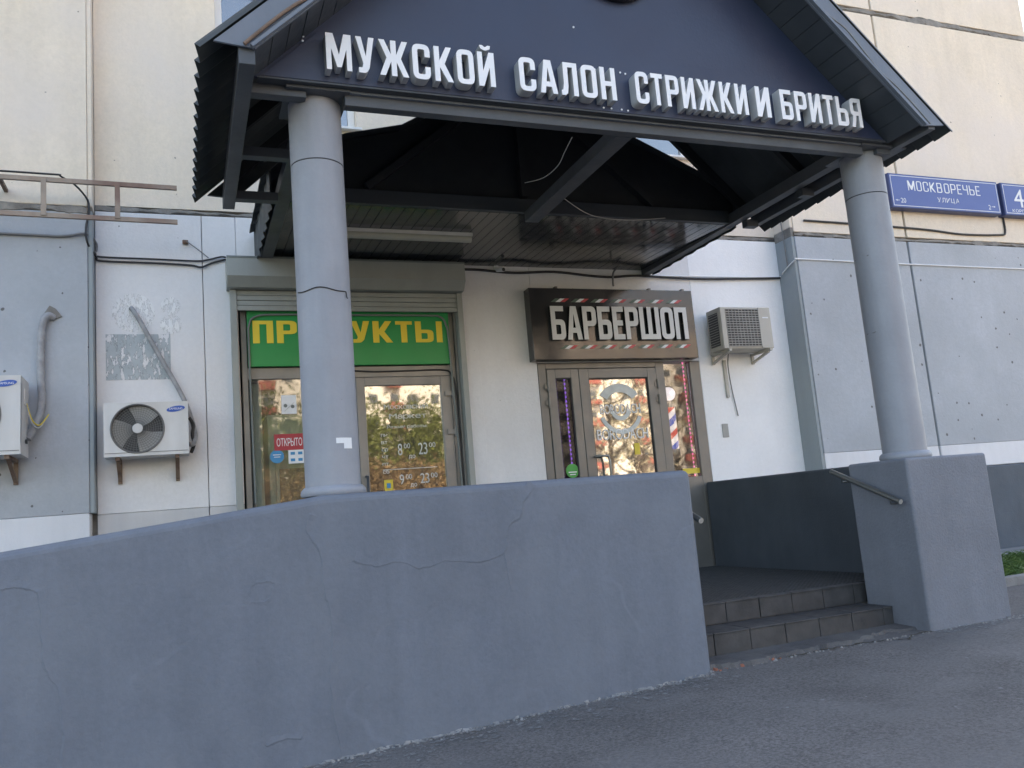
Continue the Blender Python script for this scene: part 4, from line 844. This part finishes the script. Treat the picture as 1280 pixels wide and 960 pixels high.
def ac_fan(x0, x1, z0, z1, yf, yb, label, logo=True, fan=True, fcx=None):
    t = thing('air_conditioner', ((x0+x1)/2, (yf+yb)/2, z0), label, 'air conditioner', 'outdoor cooling units on the facade')
    cz = (z0+z1)/2+0.005; r = (z1-z0)*0.455; cx = fcx or x0+0.275*(x1-x0)/0.70
    mb = MB(); hole_panel(mb, x0, x1, z0, z1, cx, cz, r, yf, yf+0.03)
    mb.add([(x0, yf, z0), (x1, yf, z0), (x1, yb, z0), (x0, yb, z0), (x0, yf, z1), (x1, yf, z1), (x1, yb, z1), (x0, yb, z1)], [(0,3,2,1),(4,5,6,7),(1,2,6,5),(2,3,7,6),(3,0,4,7)])
    mb.build('casing', 'ac_white', t)
    MB().box(x0+0.008, x1-0.008, yf-0.004, yf-0.0005, z0+0.03, z0+0.034).build('panel_seam', 'grille_dark', t)
    MB().disc(cx, cz, r, yf+0.055, yf+0.06, 40).build('fan_well', 'grille_dark', t)
    bl = MB()
    for k in range(3):
        a0 = R(20+120*k); vs = []
        for i in range(7):
            a = a0+R(78)*i/6
            for q in (0.16, 0.55, 0.95): vs.append((cx+r*q*math.cos(a+0.25*q), yf+0.018+0.03*i/6, cz+r*q*math.sin(a+0.25*q)))
        bl.add(vs, [(3*i+j, 3*i+j+1, 3*i+j+4, 3*i+j+3) for i in range(6) for j in range(2)], 0, True)
    bl.build('fan_blades', 'fan_grey', t)
    MB().disc(cx, cz, r*0.20, yf-0.012, yf+0.02, 24).build('hub', 'ac_white', t, 0.003)
    gd = MB()
    for k in range(9): gd.ring(cx, cz, r*(0.24+0.09*k), 0.0016, yf-0.004, 40)
    gd.ring(cx, cz, r*1.0, 0.007, yf-0.003, 48)
    for k in range(48):
        a = 2*math.pi*k/48; gd.tube([(cx+r*0.18*math.cos(a), yf-0.006, cz+r*0.18*math.sin(a)), (cx+r*math.cos(a+0.35), yf-0.004, cz+r*math.sin(a+0.35))], 0.0014, 4)
    gd.build('fan_guard', 'guard_grey', t)
    if logo:
        lx, lz = x1-0.105, z1-0.068; lo = MB(); nn = 28
        lo.prism([(lx+0.078*math.cos(2*math.pi*k/nn), lz+0.026*math.sin(2*math.pi*k/nn)+0.14*0.078*math.cos(2*math.pi*k/nn)) for k in range(nn)], yf-0.004, yf-0.0005); lo = lo.build('logo', 'logo_blue', t)
        lettering('SAMSUNG', lx-0.056, lx+0.056, lz-0.008, lz+0.010, yf-0.006, yf-0.0045, lo, 'decal_white', sx=0.9, off=0.015, split=False, name='lettering')
    for x in (x0+0.09, x1-0.12):
        b = MB(); b.box(x, x+0.035, yf+0.02, -0.001 if yb > -0.15 else yb+0.06, z0-0.032, z0-0.002); yw = -0.003 if yb > -0.15 else yb+0.06
        b.bar((x+0.0175, yf+0.10, z0-0.03), (x+0.0175, yw-0.01, z0-0.20), 0.03, 0.02, 0); b.box(x, x+0.035, yw-0.022, yw, z0-0.22, z0-0.034)
        b.build('bracket', 'rusty', t)
    return t
ac_fan(-0.66, 0.042, 1.89, 2.372, -0.36, -0.10, 'white fan unit with blue oval logo on wall below peeled patch')
t = ac_fan(-2.02, -1.255, 1.925, 2.585, -0.66, -0.27, 'white cooling unit with blue oval logo on the blue grey bay', fcx=-1.70)
MB().box(-1.262, -1.249, -0.50, -0.36, 2.36, 2.50).build('valve_cover', 'ac_white', t, 0.004); MB().tube([(-1.25, -0.45, 2.05), (-1.235, -0.45, 2.05)], 0.02, 8).build('valve', 'grille_dark', t)
for q in (0, 1): MB().tube(smoothpts([(-1.25, -0.42, 2.38), (-1.21, -0.40, 2.24-0.03*q), (-1.16, -0.34, 2.20-0.02*q), (-1.10, -0.27, 2.30)], 6), 0.006, 5).build('cord', 'cable_light' if q else 'sticker_yellow', t)
# right unit, square lattice grille
def ac_grille(x0, x1, z0, z1, yf, yb, label):
    t = thing('air_conditioner', ((x0+x1)/2, yf, z0), label, 'air conditioner', 'outdoor cooling units on the facade')
    MB().box(x0, x1, yf+0.012, yb, z0, z1).build('casing', 'ac_beige', t, 0.012, 3)
    gx0, gx1 = x0+0.075, x0+0.545; gz0, gz1 = z0+0.03, z1-0.03
    MB().box(gx1+0.004, x1-0.004, yf, yf+0.011, z0+0.006, z1-0.006).build('front_panel', 'ac_beige', t, 0.004)
    MB().box(x0+0.004, gx0-0.004, yf, yf+0.011, z0+0.006, z1-0.006).build('front_panel', 'ac_beige', t, 0.004)
    MB().box(gx0, gx1, yf+0.006, yf+0.011, gz0, gz1).build('grille_back', 'grille_dark', t)
    gr = MB(); n = 15
    for i in range(n+1): z = gz0+(gz1-gz0)*i/n; gr.box(gx0, gx1, yf-0.004, yf+0.004, z-0.0045, z+0.0045)
    for i in range(11): x = gx0+(gx1-gx0)*i/10; gr.box(x-0.003, x+0.003, yf-0.002, yf+0.003, gz0, gz1)
    gr.build('grille', 'fan_grey', t)
    MB().box(x0-0.004, x0-0.0005, yf+0.06, yb-0.04, z0+0.05, z1-0.06).build('side_coil', 'grille_dark', t)
    lv = MB()
    for i in range(14): z = z0+0.07+i*0.03; lv.box(x0-0.007, x0-0.0045, yf+0.06, yb-0.04, z, z+0.006)
    lv.build('side_fins', 'fan_grey', t)
    MB().box(gx1+0.05, x1-0.04, yf-0.003, yf-0.0005, z1-0.14, z1-0.125).build('nameplate', 'decal_white', t)
    for x in (x0+0.05, x1-0.09):
        b = MB(); b.box(x, x+0.035, yf-0.03, -0.003, z0-0.03, z0-0.002); b.bar((x+0.0175, yf+0.02, z0-0.03), (x+0.0175, -0.02, z0-0.11), 0.03, 0.025); b.box(x, x+0.035, -0.025, -0.003, z0-0.13, z0-0.034); b.build('bracket', 'ac_beige', t)
    return t
ac_grille(5.955, 6.675, 2.815, 3.325, -0.36, -0.07, 'beige cooling unit with lattice grille on white wall beside barbershop sign')
tag(MB().box(6.155, 6.195, -0.028, -0.002, 2.28, 2.74).build('cable_duct', 'ac_beige', None, 0.003), 'short beige cable duct below the lattice cooling unit', 'duct')
tag(MB().tube(smoothpts([(6.19, -0.10, 2.80), (6.20, -0.05, 2.66), (6.235, -0.02, 2.4), (6.285, -0.015, 2.05)], 6), 0.007, 6).build('drain_hose', 'cable_grey'), 'thin grey drain hose dangling below the lattice cooling unit', 'hose')
tag(MB().box(6.04, 6.125, -0.012, -0.002, 1.80, 1.963).build('wall_plate', 'fan_grey', None, 0.004), 'small grey metal plate low on white wall beside barbershop', 'plate')
# pipes of the two left units
tag(MB().tube(smoothpts([(-0.44, 0.0, 3.33), (-0.425, -0.05, 3.31), (-0.36, -0.06, 3.19), (-0.20, -0.06, 2.86), (-0.02, -0.06, 2.50), (0.06, -0.07, 2.28), (0.10, -0.10, 2.10), (0.085, -0.16, 2.00), (0.045, -0.2, 1.99)], 8), 0.022, 10).build('coolant_pipe', 'hose_foil'), 'taped grey pipe slanting down the white wall to fan unit', 'pipe')
tag(MB().tube(smoothpts([(-1.07, -0.20, 3.19), (-1.12, -0.245, 3.19), (-1.155, -0.25, 3.05), (-1.165, -0.25, 2.7), (-1.155, -0.26, 2.4), (-1.19, -0.30, 2.22), (-1.25, -0.36, 2.08)], 8), 0.033, 10).build('coolant_pipe', 'hose_foil'), 'taped grey pipe hanging down the blue grey bay wall', 'pipe')
tag(MB().tube(smoothpts([(0.05, -0.12, 2.25), (0.085, -0.12, 2.18), (0.075, -0.13, 2.08), (0.09, -0.12, 2.0), (0.06, -0.10, 1.92)], 5), 0.016, 7).build('valve_hose', 'cable_black'), 'black hose bundle at the side of the fan unit', 'hose')
lp = tag(MB().prism([(-1.16, 3.20), (-1.10, 3.30), (-1.05, 3.27), (-1.00, 3.20), (-1.07, 3.17)], -0.215, -0.2).build('filler_patch', 'mortar'), 'lump of grey filler round the pipe hole in bay wall', 'filler')

# ------------------------------------------------------------------ ladder on the left bay
la = thing('wall_ladder', (-1.0, -0.5, 4.03), 'rusty flat iron ladder hung sideways high on the left wall', 'ladder')
for z0, z1 in ((4.36, 4.345), (4.035, 4.015)):
    MB().bar((-4.2, -0.55, z0+0.03), (-0.008, -0.55, z1), 0.03, 0.042).build('rail', 'ladder_paint', la, 0.003)
for x in (-3.4, -2.25, -1.10, -0.51): MB().box(x-0.022, x+0.022, -0.575, -0.566, 4.02, 4.36).build('rung', 'ladder_paint', la, 0.002)
for x in (-3.8, -1.45): MB().bar((x, -0.55, 4.37), (x, -0.2, 4.37), 0.03, 0.03).build('bracket', 'rusty', la)

# ------------------------------------------------------------------ cables on the wall
def cable(pts, r, mt, label, name='cable', n=5): return tag(MB().tube(smoothpts(pts, n), r, 6).build(name, mt), label, 'cable')
cable([(-4, -0.215, 3.99), (-1.45, -0.215, 3.96), (-1.0, -0.215, 3.955), (-0.82, -0.215, 3.985), (-0.735, -0.05, 3.96), (-0.735, -0.03, 3.88)], 0.013, 'cable_grey', 'grey cable along the blue grey bay turning into corner')
cable([(-4, -0.57, 4.42), (-1.3, -0.57, 4.405), (-0.95, -0.55, 4.385), (-0.80, -0.23, 4.34), (-0.775, -0.215, 4.2), (-0.80, -0.22, 4.05), (-0.79, -0.22, 3.9), (-0.73, -0.03, 3.82)], 0.009, 'cable_black', 'black cable lying on the ladder and dropping into wall corner')
cable([(-0.735, -0.02, 3.86), (-0.70, -0.02, 3.83), (-0.2, -0.02, 3.822), (0.15, -0.02, 3.815), (0.26, -0.02, 3.83), (0.38, -0.03, 3.86), (0.43, -0.04, 3.855)], 0.009, 'cable_black', 'upper black cable running to the roller shutter box')
cable([(-0.73, -0.02, 3.82), (-0.68, -0.02, 3.79), (-0.2, -0.02, 3.782), (0.1, -0.02, 3.77), (0.20, -0.03, 3.75), (0.30, -0.02, 3.80), (0.43, -0.02, 3.84)], 0.010, 'cable_black', 'lower black cable kinking up to the roller shutter box')
cable([(0.067, -0.05, 4.005), (0.16, -0.03, 3.94), (0.27, -0.02, 3.85)], 0.005, 'cable_grey', 'thin short stay wire with a hook above the cables', 'stay_wire')
tag(MB().box(0.03, 0.085, -0.05, -0.002, 3.985, 4.02).build('wall_hook', 'rusty', None, 0.008), 'small rusty hook in white wall holding the stay wire', 'hook')
cable([(2.86, -0.03, 3.80), (3.1, -0.03, 3.80), (3.5, -0.03, 3.775), (4.0, -0.03, 3.80), (4.45, -0.03, 3.765), (4.75, -0.03, 3.755), (5.1, -0.03, 3.78), (5.9, -0.03, 3.76), (6.5, -0.03, 3.775), (7.17, -0.03, 3.80)], 0.014, 'cable_black', 'thick black cable along the white wall under awning')
cable([(5.3, -0.02, 3.79), (6.2, -0.02, 3.795), (7.16, -0.02, 3.815), (7.17, -0.10, 3.85), (7.18, -0.34, 3.94), (7.35, -0.345, 3.955), (9, -0.345, 3.94), (12.1, -0.345, 3.93)], 0.009, 'decal_white', 'thin white cable crossing from white wall over right bay')
cable([(7.17, -0.20, 3.90), (7.165, -0.20, 4.2), (7.165, -0.19, 4.5)], 0.008, 'cable_grey', 'grey cable rising on the side of the right bay')
cable([(7.4, -0.345, 4.47), (8.3, -0.345, 4.46), (9.4, -0.345, 4.44), (10.1, -0.345, 4.40), (10.8, -0.345, 4.42), (10.94, -0.345, 4.46), (10.95, -0.345, 4.68)], 0.014, 'cable_black', 'black cable looping up into the blue street name plate')
cable([(4.70, -0.35, 3.80), (4.72, -0.15, 3.80), (4.74, -0.06, 3.76), (4.74, -0.05, 3.64)], 0.012, 'cable_grey', 'short grey cable dropping from ceiling to barbershop sign')
sc = thing('security_camera', (3.32, -0.08, 3.74), 'small white security camera on wall between the two entrances', 'camera')
MB().disc(3.30, 3.835, 0.03, -0.03, -0.002, 16).build('mount', 'decal_white', sc); MB().tube([(3.30, -0.03, 3.835), (3.31, -0.07, 3.80)], 0.010, 8).build('arm', 'decal_white', sc); MB().tube([(3.30, -0.05, 3.80), (3.335, -0.15, 3.775)], 0.026, 14).build('body', 'decal_white', sc); MB().tube([(3.3345, -0.1505, 3.7748), (3.336, -0.156, 3.774)], 0.021, 14).build('lens', 'cable_black', sc)

# ------------------------------------------------------------------ street name plates
YP = -0.45
def plate(x0, x1, z0, z1, label, name):
    t = thing(name, ((x0+x1)/2, YP, z0), label, 'sign'); MB().box(x0, x1, YP, -0.332, z0, z1).build('box', 'plate_edge', t, 0.01)
    MB().box(x0+0.015, x1-0.015, YP-0.004, YP-0.0005, z0+0.015, z1-0.015).build('face', 'plate_blue', t)
    b = MB()
    for q in ((x0+0.03, x1-0.03, z0+0.03, z0+0.038), (x0+0.03, x1-0.03, z1-0.038, z1-0.03), (x0+0.03, x0+0.038, z0+0.038, z1-0.038), (x1-0.038, x1-0.03, z0+0.038, z1-0.038)): b.box(q[0], q[1], YP-0.006, YP-0.0045, q[2], q[3])
    b.build('border', 'decal_white', t); return t
p1 = plate(8.80, 10.80, 4.68, 5.165, 'long blue street name plate with white lettering on right bay', 'street_sign')
lettering('МОСКВОРЕЧЬЕ', 9.12, 10.44, 4.935, 5.075, YP-0.006, YP-0.0045, p1, 'decal_white', gap=0.16, name='letter', block=True, st=0.095)
lettering('УЛИЦА', 9.62, 10.02, 4.80, 4.865, YP-0.006, YP-0.0045, p1, 'decal_white', sx=0.8, off=0.0, gap=0.16, name='letter')
lettering('20', 8.96, 9.05, 4.755, 4.82, YP-0.006, YP-0.0045, p1, 'decal_white', sx=0.8, off=0.0, split=False, name='lettering'); lettering('2', 10.56, 10.60, 4.745, 4.81, YP-0.006, YP-0.0045, p1, 'decal_white', sx=0.8, off=0.0, split=False, name='lettering')
for x, d in ((8.87, -1), (10.62, 1)):
    a = MB(); a.box(x, x+0.07, YP-0.006, YP-0.0045, 4.784, 4.79)
    e = x if d < 0 else x+0.07
    a.prism([(e, 4.787), (e-d*0.03, 4.80), (e-d*0.03, 4.774)], YP-0.0075, YP-0.0062); a.build('arrow', 'decal_white', p1)
p2 = plate(10.87, 11.70, 4.68, 5.165, 'blue house number plate with a white 4 on right bay', 'house_number_sign')
lettering('4', 11.09, 11.28, 4.81, 5.075, YP-0.006, YP-0.0045, p2, 'decal_white', sx=0.9, off=0.01, name='letter'); lettering('КОРПУС', 11.02, 11.40, 4.73, 4.775, YP-0.006, YP-0.0045, p2, 'decal_white', sx=0.8, off=0.0, gap=0.12, split=False, name='lettering')

# ------------------------------------------------------------------ handrails
def rail(x, wx, label):
    t = thing('handrail', (x, -3.3, 1.0), label, 'handrail')
    d = Vector((0, -0.66, -0.266)).normalized(); a = Vector((x, -2.96, 1.235)); b = a+d*0.74
    MB().tube([a, b], 0.021, 14).build('tube', 'steel_bright', t); MB().tube([b, b+d*0.004], 0.018, 14).build('end_cap', 'fan_grey', t)
    for k in (0.16, 0.86):
        p = a+(b-a)*k; MB().tube([(p.x, p.y, p.z-0.01), (p.x, p.y, p.z-0.05), (wx, p.y, p.z-0.05)], 0.008, 8).build('bracket', 'steel_bright', t)
rail(4.975, 5.034, 'short steel handrail slanting down the face of pier'); rail(3.225, 3.156, 'short steel handrail at the end of long ramp wall')

# ------------------------------------------------------------------ across the street (seen in the glass)
struct(MB().box(-80, 120, -110, -22, -1.3, zg(0, -30)+0.12).build('lawn', 'lawn'))
def block(x0, x1, y, hgt, cols, label, red):
    t = thing('apartment_building', ((x0+x1)/2, y-6, 0), label, 'building')
    MB().box(x0, x1, y-12, y, -1, hgt).build('wall', 'far_wall', t); MB().box(x0-0.3, x1+0.3, y-12.3, y+0.3, hgt+0.01, hgt+0.6).build('roof', 'far_roof', t)
    cw = (x1-x0)/cols; src = None; bsrc = None; nf = int(hgt/3)
    for c in range(cols):
        for f in range(nf):
            x = x0+cw*(c+0.5); z = 1.2+3*f
            if c % 3 == 1:
                if bsrc is None: bsrc = MB().box(-1.1, 1.1, 0.01, 1.0, -0.8, 0.15).build('balcony', red, t); bsrc.location = (x, y, z); bsrc.matrix_parent_inverse = parent_matrix(t).inverted()
                else: share(bsrc, 'balcony', t, (x, y, z))
            if src is None:
                src = MB().box(-0.6, 0.6, 0.01, 0.05, 0.0, 1.35).build('window', 'far_window', t); src.location = (x, y, z)
            else: share(src, 'window', t, (x, y, z))
block(-10, 32, -98, 27, 16, 'long pale panel block with red balconies across the street, behind the thicket', 'far_brick')
block(36, 92, -100, 30, 22, 'taller pale panel block with red balconies across the street', 'far_brick')
block(96, 126, -80, 18, 9, 'low pale panel block with red balconies at end of street', 'far_brick')
def tree(x, y, h, cr, seed, label, nleaf, lm):
    r = random.Random(seed); z0 = zg(0, -30)+0.1; t = thing('tree', (x, y, z0), label, 'tree', 'trees across the street')
    tk = MB(); tk.tube([(x, y, z0-0.1), (x+0.1, y, z0+h*0.4), (x, y+0.1, z0+h*0.9)], [0.2, 0.14, 0.03], 8); tips = []
    for k in range(14):
        a = r.uniform(0, 6.28); zb = z0+h*r.uniform(.25, .7); L = cr*r.uniform(.6, 1); e = (x+L*math.cos(a), y+L*math.sin(a), zb+h*r.uniform(.1, .3)); md = (x+L*.5*math.cos(a), y+L*.5*math.sin(a), zb+h*.06)
        tk.tube([(x, y, zb), md, e], [0.07, 0.05, 0.015], 5); tips += [e, md]
    tk.build('trunk', 'bark', t); lf = MB()
    for k in range(nleaf):
        e = r.choice(tips); p = Vector((e[0]+r.gauss(0, cr*.28), e[1]+r.gauss(0, cr*.28), e[2]+r.gauss(0, h*.09)))
        u = Vector((r.gauss(0, 1), r.gauss(0, 1), r.gauss(0, 1))).normalized(); v = u.orthogonal().normalized(); s = r.uniform(.06, .15)
        lf.add([p-u*s, p+v*s*.6, p+u*s, p-v*s*.6], [(0, 1, 2, 3)])
    lf.build('crown', lm, t)
TL = ['broad leafy tree beside the thicket across the street', 'slim leafy tree across the street among the bushes']
rt_ = random.Random(77)
for i in range(8):
    tree(1+i*2.7+rt_.uniform(-.6, .6), -44+rt_.uniform(-3, 3), rt_.uniform(8.6, 10.5), rt_.uniform(2.2, 2.8), 40+i, 'young yellow green tree on the lawn across the street', 6000, 'leaf')
for i in range(9):
    tree(24+i*2.6, -40+rt_.uniform(-3, 3), rt_.uniform(9, 12), 2.4, 60+i, 'tall thin tree with bare branches across the street', 800, 'leaf_pale')
for i in range(7):
    tree(2+i*2.5, -36+rt_.uniform(-1, 1), 5.0, 1.9, 80+i, 'low brownish thicket bush on the lawn across the street', 3500, 'leaf_dry')
